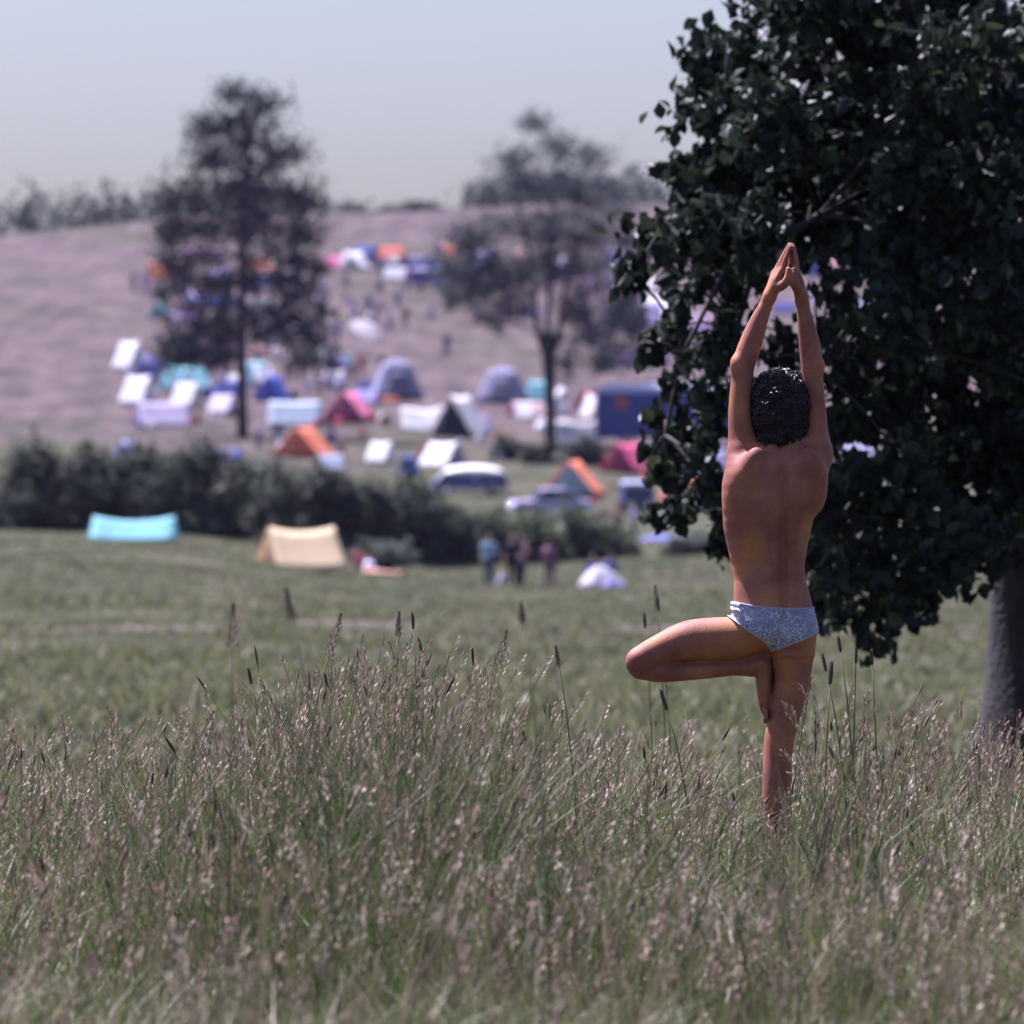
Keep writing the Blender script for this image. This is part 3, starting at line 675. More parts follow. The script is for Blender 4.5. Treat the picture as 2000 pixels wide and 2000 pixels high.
# single stalks that stand clear of the rest
def lone_stalk(px, py, kind, lean, label, d=21.6, size=1.0):
    tipw = P(px, py, d); bx = tipw.x-lean*.25
    b0 = Vector((bx, d, float(terrain(bx, d)))); t = thing('grass_stalk', label, 'grass stalk', b0, 0, 'single seed stalks above the grass')
    tip = tipw-b0
    pts = [Vector((0, 0, 0)), Vector((tip.x*.25, 0, tip.z*.5)), Vector((tip.x*.62, .01, tip.z*.8)), tip]
    mb = MB(); k_ = 1; mb.tube(pts, [.004*k_, .0034*k_, .0026*k_, .0016*k_], 5); mb.build('stem', mat('grass_stem', (.13, .13, .055), .6), t, True)
    ax = (pts[3]-pts[2]).normalized(); u = ax.orthogonal().normalized(); v = ax.cross(u); mb = MB()
    if kind == 'club':
        L_ = .055*size; mb.tube([tip-ax*.01+ax*L_*q for q in (0, .2, .55, .85, 1)], [r*size for r in (.002, .0045, .005, .0035, .001)], 7)
        for k in range(40):
            a = k*2.4; q = k/40; c = tip-ax*.01+ax*L_*q; o = (u*math.cos(a)+v*math.sin(a)); r_ = .0055*size*(1-.5*abs(q-.5))
            mb.add([c+o*r_*.6-ax*.003, c+o*r_*1.5+ax*.004, c+o*r_*.6+u*.002+ax*.003], [(0, 1, 2)])
        mb.build('seed_head', mat('dark_seed_head', (.085, .058, .05), .8, .3, 60), t, True)
    else:
        L_ = .12*size
        for k in range(46):
            q = k/46; a = k*2.4; o = (u*math.cos(a)+v*math.sin(a)); c = tip-ax*L_*.8+ax*L_*q; e = c+o*.022*size*(1-q*.85)*random.uniform(.4, 1)+ax*.012
            mb.tube([c, e], .0006, 3); s2 = o.cross(ax)*.003; l2 = (o*.4+ax)*.008
            mb.add([e-l2, e+s2, e+l2, e-s2, e+o*.003], [(0, 1, 4), (1, 2, 4), (2, 3, 4), (3, 0, 4)])
        mb.build('seed_head', mat('purple_seed_head', (.20, .13, .115), .8, .3, 60), t)
for a in [(807, 1222, 'club', -.1, 'thin dark club-headed stalk standing alone in the middle left of the meadow', 21.2), (779, 1212, 'plume', .1, 'pale brown feathery stalk just left of the thin dark club-headed one', 20.2, .6),
          (985, 1252, 'plume', .5, 'tall purple plume leaning right in the gap left of the bent knee', 21.8, 1.1), (1088, 1278, 'plume', -.3, 'brown tuft drooping left, closest below the bent knee of the standing person', 20.4, .5),
          (1281, 1158, 'plume', -.2, 'tall blurred buff flower head above the bent knee', 27.5, .9), (1286, 1188, 'club', -.25, 'dark club head just under the blurred buff flower head above the knee', 27, 1.2), (1260, 1222, 'club', -.15, 'short dark club head touching the top of the bent knee', 26.5, 1.2),
          (1641, 1268, 'club', -.25, 'tallest dark club-headed stalk right of the standing leg', 21.6), (1672, 1290, 'club', .05, 'slim dark club head between two others right of the standing leg', 21.9, .9), (1703, 1293, 'club', -.1, 'dark club-headed stalk nearest the right edge of the photo', 21.9, 1.0), (1612, 1305, 'club', -.35, 'left leaning dark club head next to the standing thigh', 21.3, 1.1), (1622, 1330, 'club', .1, 'thick dark club head, lowest of those beside the standing thigh', 21.3, 1.4),
          (455, 1205, 'plume', .05, 'tall blurred reddish spike standing in front of the yellow tent', 16.2, .9), (563, 1172, 'plume', -.5, 'drooping brown tuft hanging in front of the meadow below the yellow tent', 15, .6), (1019, 1195, 'plume', -.3, 'small pinkish tuft floating high below the standing trio', 15, .35),
          (490, 1330, 'club', -.3, 'bent dark stalk at mid height in the left part of the meadow', 21.5, 1.0), (1300, 1380, 'club', -.4, 'dark club head leaning left below the folded shin', 21.0, 1.3), (660, 1222, 'plume', .6, 'broad brown tuft arching right among the tallest stalks on the left', 19.6, 1.1)]:
    lone_stalk(*a)

# ------------------------------------------------------------------ leaves, trees, bushes
def leaf_cloud(name, C, U, Nn, L_, W_, col):
    """folded leaves: C centres, U tip directions, Nn normals, each five corners and four faces"""
    n_ = len(C); Sd = np.cross(U, Nn); Sd /= np.linalg.norm(Sd, axis=1)[:, None]+1e-9
    V = np.zeros((n_, 6, 3), np.float32); L3, W3 = L_[:, None], W_[:, None]
    V[:, 0] = C-U*L3*.5; V[:, 1] = C-U*L3*.05+Sd*W3*.5+Nn*W3*.16; V[:, 2] = C+U*L3*.25+Sd*W3*.36+Nn*W3*.10
    V[:, 3] = C+U*L3*.5-Nn*L3*.08; V[:, 4] = C+U*L3*.25-Sd*W3*.36+Nn*W3*.10; V[:, 5] = C-U*L3*.05-Sd*W3*.5+Nn*W3*.16
    b_ = (np.arange(n_)*6)[:, None]
    q = np.concatenate([b_+np.array([0, 1, 2, 3]), b_+np.array([0, 3, 4, 5])])
    return mesh_np(name, V.reshape(-1, 3), q, None, False, np.repeat(col[:, None], 6, 1).reshape(-1, 3))
def unit(n_):
    v = RNG.normal(size=(n_, 3)); return v/np.linalg.norm(v, axis=1)[:, None]
def cloud_points(n_, c, r):
    v = np.clip(RNG.normal(size=(n_, 3))*.5, -1.35, 1.35); return np.array(c)+v*np.array(r)
LEAF = leaf_mat('leaves', .5, .28); BARK = mat('bark', (.028, .024, .027), .9, .3, 8, bump=1.0, bscale=22)

def spread_tree(name, label, base, trunk, limbs, clusters, dens, size, cols, wts):
    """trunk and limbs as tubes, crown as leaf clumps; everything relative to base"""
    t = thing(name, label, 'tree', base)
    b0 = np.array(base)
    mb = MB(); mb.tube([np.array(p)-b0 for p, r in trunk], [r for p, r in trunk], 9); mb.build('trunk', BARK, t, True)
    for lm in limbs:
        mb = MB(); mb.tube([np.array(p)-b0 for p, r in lm], [r for p, r in lm], 7); mb.build('limb', BARK, t, True)
    CC = []; 
    mb = MB()
    ends = [np.array(p)-b0 for lm in limbs for p, r in lm]+[np.array(p)-b0 for p, r in trunk[len(trunk)//2:]]
    for c, r, k in clusters:
        c = np.array(c)-b0; n_ = int(dens*k); CC.append(cloud_points(n_, c, r))
        e = min(ends, key=lambda q: np.linalg.norm(q-c))
        mb.tube([e, (e+c)/2+np.array((0, 0, .1*np.linalg.norm(e-c))), c], [.05, .035, .015], 4)
        for _ in range(3):
            q = c+unit(1)[0]*np.array(r)*.8; mb.tube([c, q], [.018, .006], 3)
    mb.build('twigs', BARK, t, True)['kind'] = 'stuff'
    C = np.concatenate(CC); n_ = len(C); U = unit(n_); U[:, 2] -= .4; U /= np.linalg.norm(U, axis=1)[:, None]
    L_ = RNG.uniform(.7, 1.3, n_)*size
    o = link('crown', leaf_cloud('crown', C, U, unit(n_), L_, L_*.6, palette(n_, cols, wts)), LEAF, t); tag(o, kind='stuff')
    return t

# left tree: one straight stem with dark boughs to both sides
g0 = ground_at(474, 852); dL = g0.y
def PL(px, py, o=0.): return np.array(P(px, py, dL+o))
tr = [(np.array(g0)-np.array((0, 0, .3)), .40), (PL(473, 800), .34), (PL(472, 700), .31), (PL(472, 600), .29), (PL(474, 500), .27), (PL(478, 400), .22), (PL(482, 280), .12), (PL(485, 190), .05)]
limbs = []
for y0, ex, ey in [(640, 340, 660), (600, 600, 640), (560, 350, 560), (540, 610, 560), (500, 330, 500), (480, 600, 500), (440, 360, 410), (430, 580, 420), (360, 400, 320), (350, 560, 330), (290, 450, 250), (280, 520, 245)]:
    limbs.append([(PL(472, y0), .12), (PL((472+ex)/2, (y0+ey)/2-14, random.uniform(-1, 1)), .08), (PL(ex, ey, random.uniform(-2, 2)), .04)])
CLS = [(338, 520, 34, 40), (318, 575, 24, 22), (350, 560, 30, 18), (400, 505, 50, 20), (405, 560, 38, 34), (368, 600, 40, 20), (440, 600, 24, 44), (330, 680, 36, 40), (372, 670, 46, 48), (425, 665, 36, 46), (400, 705, 50, 20), (345, 705, 30, 14), (440, 700, 28, 22), (412, 630, 40, 18),
       (490, 505, 26, 16), (530, 495, 24, 20), (575, 510, 44, 34), (590, 560, 36, 40), (560, 590, 34, 26), (520, 612, 34, 22), (500, 570, 18, 16), (580, 625, 40, 30), (610, 660, 36, 40), (560, 665, 34, 28), (600, 705, 46, 26), (645, 700, 18, 30), (510, 655, 30, 16), (500, 690, 14, 10),
       (450, 545, 20, 34), (495, 540, 22, 22), (452, 650, 18, 30), (490, 625, 20, 26), (360, 530, 26, 14), (385, 640, 30, 20), (540, 640, 30, 24), (545, 545, 30, 20), (310, 500, 16, 14), (620, 520, 24, 26), (628, 600, 18, 26), (400, 450, 80, 36), (500, 440, 70, 40), (590, 455, 50, 34), (330, 455, 44, 30), (380, 380, 80, 40), (500, 370, 90, 44), (590, 390, 50, 34), (430, 310, 80, 44), (540, 300, 70, 40), (470, 240, 80, 40), (400, 250, 44, 30), (520, 200, 50, 30), (330, 390, 36, 26), (450, 180, 40, 26)]
m = K*dL
spread_tree('dark_tree', 'tall dark tree with one straight trunk and ragged boughs, left in the campsite', g0, tr, limbs,
            [(PL(x, y, random.uniform(-1.5, 1.5)), (rx*m, min(rx, 40)*m, ry*m), rx*ry/1000) for x, y, rx, ry in CLS], 215, .36, [(.018, .024, .022), (.028, .034, .026), (.045, .05, .035)], [4, 3, 1])
# middle tree: forked stems under a thin pale veil of leaves
g1 = ground_at(1076, 868); dM = g1.y
def PM(px, py, o=0.): return np.array(P(px, py, dM+o))
tr = [(np.array(g1)-np.array((0, 0, .3)), .42), (PM(1075, 820), .34), (PM(1074, 760), .36), (PM(1072, 700), .46), (PM(1071, 672), .50), (PM(1070, 645), .30)]
limbs = [[(PM(1063, 682), .28), (PM(1050, 645), .20), (PM(1045, 600), .16), (PM(1040, 520, 1), .13), (PM(1020, 430, 1), .10), (PM(990, 330), .04)],
         [(PM(1073, 682), .26), (PM(1070, 630), .18), (PM(1074, 570, -.5), .16), (PM(1082, 490), .13), (PM(1080, 390), .10), (PM(1090, 280), .04)],
         [(PM(1082, 682), .26), (PM(1092, 645), .20), (PM(1097, 600, .5), .16), (PM(1112, 530), .12), (PM(1150, 440), .09), (PM(1200, 370), .03)],
         [(PM(1045, 590), .10), (PM(1000, 530), .07), (PM(930, 500), .04)], [(PM(1110, 540), .10), (PM(1170, 540), .06), (PM(1230, 590), .03)], [(PM(1097, 600), .08), (PM(1130, 590), .05), (PM(1180, 660), .02)]]
CLM = [(900, 520, 44, 30), (960, 520, 50, 36), (1010, 540, 44, 40), (1060, 520, 44, 40), (1120, 520, 44, 40), (1180, 530, 44, 44), (1230, 540, 30, 40), (930, 570, 50, 24), (985, 590, 36, 24), (1030, 600, 30, 24), (1130, 590, 40, 34), (1190, 610, 44, 40), (1235, 620, 30, 40), (905, 590, 40, 20), (1150, 660, 44, 34), (1205, 690, 40, 34), (1250, 690, 20, 30), (1120, 700, 30, 26), (1160, 725, 34, 18),
       (900, 460, 60, 34), (980, 450, 60, 40), (1070, 440, 60, 40), (1150, 450, 60, 40), (1220, 470, 50, 40), (950, 380, 60, 36), (1040, 360, 60, 40), (1130, 370, 60, 40), (1200, 400, 50, 34), (1010, 300, 50, 34), (1090, 290, 56, 36), (1150, 310, 40, 30), (1050, 240, 44, 26)]
m = K*dM
CLM = [(x+random.uniform(-12, 12), y+random.uniform(-14, 14), rx*random.uniform(.8, 1.25), ry*random.uniform(.7, 1.5)) for x, y, rx, ry in CLM]+[(random.uniform(860, 1260), random.uniform(430, 640), random.uniform(16, 34), random.uniform(16, 34)) for _ in range(26)]
spread_tree('willow_tree', 'slender tree forking into three stems with a thin grey-green veil of leaves', g1, tr, limbs,
            [(PM(x, y, random.uniform(-2, 2)), (rx*m, min(rx, 45)*m, ry*m), rx*ry/1000*(1.25 if y < 480 else 1)) for x, y, rx, ry in CLM], 270, .26, [(.040, .048, .050), (.062, .070, .070), (.09, .10, .095)], [3, 4, 2])

# right tree: low leafy boughs close behind the person
dR = 33.0
tb = Vector((8.2*.33, dR+1.5, 0)); tb.x = (2035-1000)*K*tb.y; tb.z = float(terrain(tb.x, tb.y))
def PR(px, py, o=0.): return np.array(P(px, py, dR+o))
rt = thing('broadleaf_tree', 'near dark broad-leaved tree with low boughs hanging behind the standing person', 'tree', tb)
b0 = np.array(tb)
mb = MB(); mb.tube([np.array((0, 0, -.2)), np.array((0, 0, .12)), PR(2034, 1330, 1.5)-b0, PR(2030, 1100, 1.5)-b0, PR(2000, 700, 1.2)-b0, PR(1960, 300, 1)-b0, PR(1900, -100, .8)-b0], [.52, .40, .30, .26, .23, .19, .12], 16); mb.build('trunk', BARK, rt, True)
LIMB = [[(2000, 700, 1.2), (1850, 640, .6), (1700, 650, 0), (1600, 720, -.3)], [(1985, 560, 1.1), (1800, 430, .6), (1600, 420, 0), (1420, 520, -.2), (1330, 700, -.3), (1300, 850, -.2), (1310, 970, 0)], [(1960, 300, 1), (1700, 250, .8), (1450, 330, .3), (1290, 450, .1), (1235, 540, 0)],
        [(2020, 900, 1.4), (1850, 850, .8), (1720, 900, .3), (1640, 1020, 0), (1600, 1110, -.1)], [(2025, 1000, 1.4), (1880, 980, 1), (1760, 1040, .6), (1690, 1140, .2)], [(1600, 420, 0), (1480, 500, .5), (1440, 640, .6), (1400, 780, .4), (1380, 900, .2)], [(1900, -100, .8), (1700, -50, .5), (1500, 40, .3), (1420, 110, .2)], [(1930, 100, .9), (1750, 80, 1.5), (1550, 150, 1.8)]]
for lm in LIMB:
    k = len(lm); mb = MB(); mb.tube([PR(*p)-b0 for p in lm], [.018*(1-i/k)+.004 for i in range(k)], 7); mb.build('limb', BARK, rt, True)
# clump centres: column, row, half width, half height, share of leaves
CLR = [(1244, 508, 18, 34, 1), (1228, 545, 12, 26, .8), (1297, 508, 20, 28, .8), (1310, 545, 22, 22, .7), (1345, 520, 26, 22, .5), (1400, 540, 30, 40, .8), (1435, 500, 50, 20, .9), (1345, 575, 20, 30, .8), (1330, 610, 26, 22, .9), (1300, 640, 24, 20, .9), (1272, 668, 20, 14, .8), (1283, 690, 8, 16, .5), (1333, 655, 16, 13, .9), (1368, 665, 18, 16, .9),
       (1420, 600, 26, 44, .9), (1425, 650, 30, 40, 1), (1328, 700, 13, 26, .9), (1318, 735, 13, 20, .8), (1310, 770, 16, 22, .8), (1400, 710, 18, 32, .9), (1424, 740, 22, 30, .9), (1372, 770, 12, 24, .6), (1390, 830, 36, 50, .8), (1300, 820, 20, 30, .8), (1290, 868, 32, 30, 1), (1320, 850, 30, 44, 1), (1345, 880, 40, 40, 1.1), (1275, 895, 22, 24, .9), (1310, 910, 34, 22, 1), (1360, 915, 36, 26, .6),
       (1385, 930, 30, 30, .5), (1320, 945, 24, 16, .9), (1335, 965, 24, 20, .9), (1300, 990, 18, 14, .9), (1285, 1003, 14, 8, .7), (1330, 995, 16, 14, .7), (1365, 950, 12, 22, .7), (1395, 985, 14, 22, .7), (1400, 1020, 16, 18, .6), (1408, 1055, 14, 24, .8), (1385, 960, 12, 10, .4),
       (1490, 500, 44, 24, 1), (1500, 545, 26, 30, .5), (1525, 650, 22, 40, .9), (1535, 690, 26, 34, 1), (1500, 690, 20, 22, .7), (1590, 500, 30, 20, 1), (1590, 560, 16, 22, .4), (1620, 550, 30, 30, .8), (1650, 600, 44, 30, 1), (1700, 520, 44, 24, .6), (1720, 560, 40, 30, .9), (1640, 650, 40, 34, 1.1), (1700, 660, 50, 40, .9), (1760, 620, 50, 60, .9), (1640, 720, 40, 44, 1.2), (1700, 740, 50, 44, 1), (1770, 720, 50, 50, 1),
       (1640, 790, 36, 44, 1.2), (1690, 820, 40, 30, 1), (1750, 800, 50, 44, 1), (1630, 840, 24, 24, .8), (1650, 910, 36, 22, 1), (1700, 915, 44, 24, 1), (1760, 890, 44, 44, 1), (1640, 950, 44, 40, 1.2), (1610, 1000, 36, 44, 1.2), (1660, 1010, 44, 44, 1.1), (1720, 980, 44, 40, 1), (1780, 980, 50, 50, 1), (1600, 1060, 26, 40, 1.2), (1640, 1070, 40, 36, 1.1), (1690, 1080, 40, 40, 1), (1740, 1070, 44, 44, 1), (1590, 1110, 16, 34, 1), (1605, 1140, 16, 20, .7), (1700, 1130, 34, 26, 1), (1740, 1140, 34, 36, 1), (1690, 1165, 14, 20, .6), (1735, 1180, 16, 20, .7), (1780, 1130, 40, 50, 1),
       (1620, 1188, 11, 12, .8), (1672, 1180, 10, 14, .8), (1725, 1200, 12, 12, .8),
       (1830, 560, 70, 80, .9), (1830, 720, 60, 80, .9), (1840, 880, 60, 80, .9), (1850, 1040, 60, 80, .9), (1920, 640, 70, 90, .8), (1920, 840, 70, 90, .8), (1930, 1030, 60, 80, .8), (2020, 700, 80, 120, .8), (2030, 900, 80, 100, .8), (2150, 800, 90, 150, .8), (2150, 500, 100, 150, .8),
       (1312, 440, 44, 36, .8), (1370, 420, 60, 50, .9), (1450, 430, 60, 50, .9), (1550, 430, 60, 46, .9), (1650, 450, 60, 50, .9), (1750, 460, 60, 50, .9), (1850, 440, 80, 70, .9), (1960, 470, 80, 90, .8), (1375, 335, 55, 55, .9), (1440, 330, 70, 60, .9), (1560, 330, 70, 60, .9), (1680, 340, 70, 60, .9), (1800, 330, 80, 70, .9), (1930, 340, 90, 80, .8),
       (1420, 220, 70, 60, .9), (1520, 220, 80, 70, .9), (1660, 220, 80, 70, .9), (1810, 210, 90, 80, .9), (1950, 200, 90, 80, .8), (1430, 110, 80, 60, .9), (1580, 110, 90, 70, .9), (1740, 100, 90, 70, .9), (1900, 90, 100, 80, .8), (1520, 10, 90, 60, .9), (1680, 0, 100, 70, .9), (1850, -10, 100, 80, .8), (2050, 250, 110, 140, .8), (2050, 20, 110, 120, .8), (1620, -100, 110, 60, .8), (1800, -120, 120, 70, .8)]
m = K*dR
LV, FR, TW = [], [], MB()
# thin places of the crown: column, row, half width, half height
THIN = [(1370, 618, 28, 20), (1345, 690, 14, 20), (1362, 735, 24, 24), (1290, 590, 20, 16), (1672, 872, 40, 15), (1612, 520, 32, 12), (1588, 590, 12, 18), (1700, 592, 16, 12), (1722, 612, 12, 12), (1718, 712, 18, 12), (1700, 770, 16, 8), (1525, 600, 24, 22), (1350, 945, 12, 14), (1368, 1005, 16, 18), (1290, 940, 12, 10), (1640, 560, 14, 14), (1660, 620, 12, 12), (1500, 628, 10, 12), (1330, 560, 8, 20), (1640, 1030, 10, 16), (1720, 1040, 14, 12), (1310, 880, 8, 8), (1650, 985, 12, 12)]
lend = [PR(*p)-b0 for lm in LIMB for p in lm]
for x, y, rx, ry, k in CLR:
    off = RNG.uniform(-.8, 1.0); c = PR(x, y, off)-b0; r_ = np.array((rx*m, max(rx, ry)*m*1.2, ry*m))
    edge = x < 1450 and y > 480
    inner = 1450 <= x < 1790 and y > 480
    n_ = min(int(rx*ry*k*(.062 if edge else .058 if inner else .13))+10, 460); r_ = r_*(.78 if edge else .9); ns = max(2, n_//13); SP = []
    for s0 in np.clip(RNG.normal(size=(ns, 3))*.46, -1.1, 1.1)*r_*np.array((.95, 1, .9)):
        dr = s0/(np.linalg.norm(s0)+1e-6)*.6+RNG.normal(size=3)*.4+np.array((0, 0, -.55)); dr /= np.linalg.norm(dr); ln = min(RNG.uniform(.08, .17), 1.1*max(r_[0], r_[2])+.02) if edge else RNG.uniform(.12, .30)
        tt = RNG.random((13, 1)); SP.append(c+s0+dr*ln*tt+RNG.normal(size=(13, 3))*.026)
        TW.tube([c+s0*.3, c+s0, c+s0+dr*ln], [.004, .003, .0012], 3)
    pts = np.concatenate(SP)
    wpx = 1000+(pts[:, 0]+b0[0])/(pts[:, 1]+b0[1])/K; wpy = 872+(CAM_H-(pts[:, 2]+b0[2]))/(pts[:, 1]+b0[1])/K
    gap = np.zeros(len(pts), bool)
    for hx, hy, ha, hb in THIN: gap |= ((wpx-hx)/ha)**2+((wpy-hy)/hb)**2 < 1
    pts = pts[~(gap & (RNG.random(len(pts)) < .85))]
    LV.append(pts)
    if not len(pts): continue
    e = min(lend, key=lambda q: np.linalg.norm(q-c)); TW.tube([e, (e+c)/2+np.array((0, 0, .03)), c], [.012, .009, .004], 4)
    if x < 1760 and y > 488 and (rx < 19 or y > 1100): FR += list(pts[-7:])
LV = np.concatenate(LV); n_ = len(LV)
U = unit(n_)*.8; U[:, 2] -= .7; U /= np.linalg.norm(U, axis=1)[:, None]
Nn = unit(n_)*.9; Nn[:, 2] += .6; Nn -= U*(Nn*U).sum(1)[:, None]; Nn /= np.linalg.norm(Nn, axis=1)[:, None]
L_ = RNG.uniform(.06, .115, n_)
lc = [(.013, .018, .014), (.022, .030, .020), (.040, .054, .030)]
o = link('crown', leaf_cloud('crown', LV, U, Nn, L_, L_*.72, palette(n_, lc, [4, 3, 1])), LEAF, rt); tag(o, kind='stuff')
TW.build('twigs', BARK, rt, True)['kind'] = 'stuff'
one = [leaf_cloud('leaf', np.zeros((1, 3)), np.array([[0, 0, -1.]]), np.array([[0, -1., 0]]), np.array([.085]), np.array([.062]), np.array([c])) for c in lc]
for me in one: me.materials.append(LEAF)
for p in FR[:280]:
    l = bpy.data.objects.new('leaf', random.choice(one)); COL.objects.link(l); l.parent = rt; l.location = p
    l.rotation_euler = (random.uniform(-.8, .8), random.uniform(-.9, .9), random.uniform(0, 6.28)); l.scale = [random.uniform(.8, 1.2)]*3

# hedge bushes
def bush(px, py, wpx, hpx, label, cols=None, name='bush', dens=1.0, cat='bush', group='bushes of the hedge below the campsite'):
    g_ = ground_at(px, py); s_ = K*g_.y; W_, H_ = wpx*s_, hpx*s_
    t = thing(name, label, cat, g_, 0, group)
    CC = []; mb = MB(); st = MB()
    W_ *= 1.22; H_ *= (.96 if px < 680 else .84)*random.uniform(.9, 1.08); TN = []
    for i in range(int(17*dens)):
        a = random.uniform(0, 6.28); q = random.uniform(0, .9)
        r_ = random.uniform(.13, .33)*min(W_, H_*1.4); c = np.array((math.cos(a)*W_*.42*q, math.sin(a)*W_*.34*q, random.uniform(.05, 1.02)*H_*(1-.25*q)-r_*.3))
        c[2] = max(c[2], r_*.3); n_ = int(420*dens*max(.3, r_)**1.3)+30
        v = unit(n_)*np.clip(RNG.normal(.95, .20, (n_, 1)), .4, 1.7); CC.append(c+v*np.array((r_*1.1, r_, r_*.9))); TN.append(np.full(n_, random.uniform(.55, 1.7)))
        mb.ball(c, r_*.72, 10, 7, (1.1, 1.0, .85), .14)
        st.tube([(c[0]*.2, c[1]*.2, -.1), (c[0]*.6, c[1]*.6, c[2]*.5), tuple(c)], [.05, .035, .015], 5)
        if random.random() < .5:
            tp = c+np.array((random.uniform(-.4, .4), 0, r_*random.uniform(1.1, 1.6))); st.tube([tuple(c), tuple(tp)], [.02, .008], 4); CC.append(c+(tp-c)*RNG.uniform(.5, 1.05, (24, 1))+RNG.normal(size=(24, 3))*.10); TN.append(np.full(24, random.uniform(.9, 1.6)))
    st.build('stem', BARK, t, True)
    C = np.concatenate(CC); TN = np.concatenate(TN); ok = C[:, 2] > .03; C = C[ok]; TN = TN[ok]; n_ = len(C); U = unit(n_); L_ = RNG.uniform(.12, .26, n_)
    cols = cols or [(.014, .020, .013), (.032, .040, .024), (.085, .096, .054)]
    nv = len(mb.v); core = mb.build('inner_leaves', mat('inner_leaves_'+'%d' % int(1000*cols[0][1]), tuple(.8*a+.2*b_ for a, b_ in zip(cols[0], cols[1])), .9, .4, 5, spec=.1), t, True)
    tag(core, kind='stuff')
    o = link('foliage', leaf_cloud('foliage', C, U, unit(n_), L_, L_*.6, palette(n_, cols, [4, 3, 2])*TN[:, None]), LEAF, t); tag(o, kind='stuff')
    return t
SAGE = [(.07, .085, .065), (.10, .115, .09), (.14, .15, .12)]
LIGHT = [(.045, .058, .03), (.07, .085, .045), (.11, .12, .07)]
for a in [(280, 1040, 150, 165, 'leftmost hedge bush behind the turquoise tarp tent'), (385, 1045, 150, 172, 'big bush between the turquoise tarp tent and the yellow tent, yellowish on top'), (478, 1050, 140, 160, 'bush under the blue seated pair, left of the yellow tent'), (560, 1070, 140, 165, 'dark bush rising right behind the yellow tent'), (640, 1085, 120, 165, 'bush over the right end of the yellow tent'),
          (722, 1090, 140, 180, 'tallest dark bush right of the yellow tent'), (800, 1098, 140, 180, 'dark bush left of the long white car'), (878, 1100, 130, 140, 'dark bush in front of the long white car'), (955, 1100, 120, 120, 'bush below the lavender car bonnet, behind the standing trio', LIGHT), (1040, 1100, 130, 118, 'grey-green bush in front of the lavender car', LIGHT), (1128, 1095, 130, 105, 'bush right of the lavender car, below the dark seated group', LIGHT), (1205, 1090, 100, 56, 'low bush behind the white heap of bedding', LIGHT),
          (750, 1112, 130, 58, 'low sage-grey bush right of the yellow tent', SAGE), (1345, 1085, 120, 42, 'low bush beside the blue blanket near the standing person', SAGE), (1440, 1085, 110, 52, 'low bush behind the waist of the standing person', LIGHT), (1560, 1090, 150, 60, 'low bush right behind the waist of the standing person', LIGHT), (170, 1040, 150, 160, 'hedge bush past the left end of the turquoise tarp tent'), (60, 1035, 150, 150, 'outermost hedge bush on the far left'), (985, 899, 66, 44, 'low dark clump left of the forked tree foot'), (1062, 907, 80, 46, 'low dark clump right below the forked tree foot'), (1150, 910, 80, 46, 'low dark clump between the forked tree and the crimson tent'), (1690, 1085, 140, 54, 'low bush under the tips of the near tree', LIGHT)]:  # the three low dark clumps fill the dark band by the forked tree
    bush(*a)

# ragged line of woodland along the ridge
CC = []; TN = []
for x in np.arange(-130, 150, 1.1):
    d = 735+random.uniform(-14, 20); x2 = x+random.uniform(-2, 2); z = float(terrain(x2, d)); hh = (3.2+1.6*math.sin(x*.09)+math.sin(x*.23+1))*random.uniform(.6, 1.35)
    n_ = 90; CC.append(np.array((x2, d, z+hh*.45))+np.clip(RNG.normal(size=(n_, 3))*.5, -1.1, 1.1)*np.array((random.uniform(1.4, 3.2), 2, hh*.6))); TN.append(np.full(n_, random.uniform(.6, 1.5)))
C = np.concatenate(CC); TN = np.concatenate(TN); n_ = len(C); L_ = RNG.uniform(.5, 1.0, n_)
tag(link('far_wood', leaf_cloud('far_wood', C, unit(n_), unit(n_), L_, L_*.7, palette(n_, [(.03, .04, .028), (.05, .06, .04)], [1, 1])*TN[:, None]), LEAF), kind='stuff')
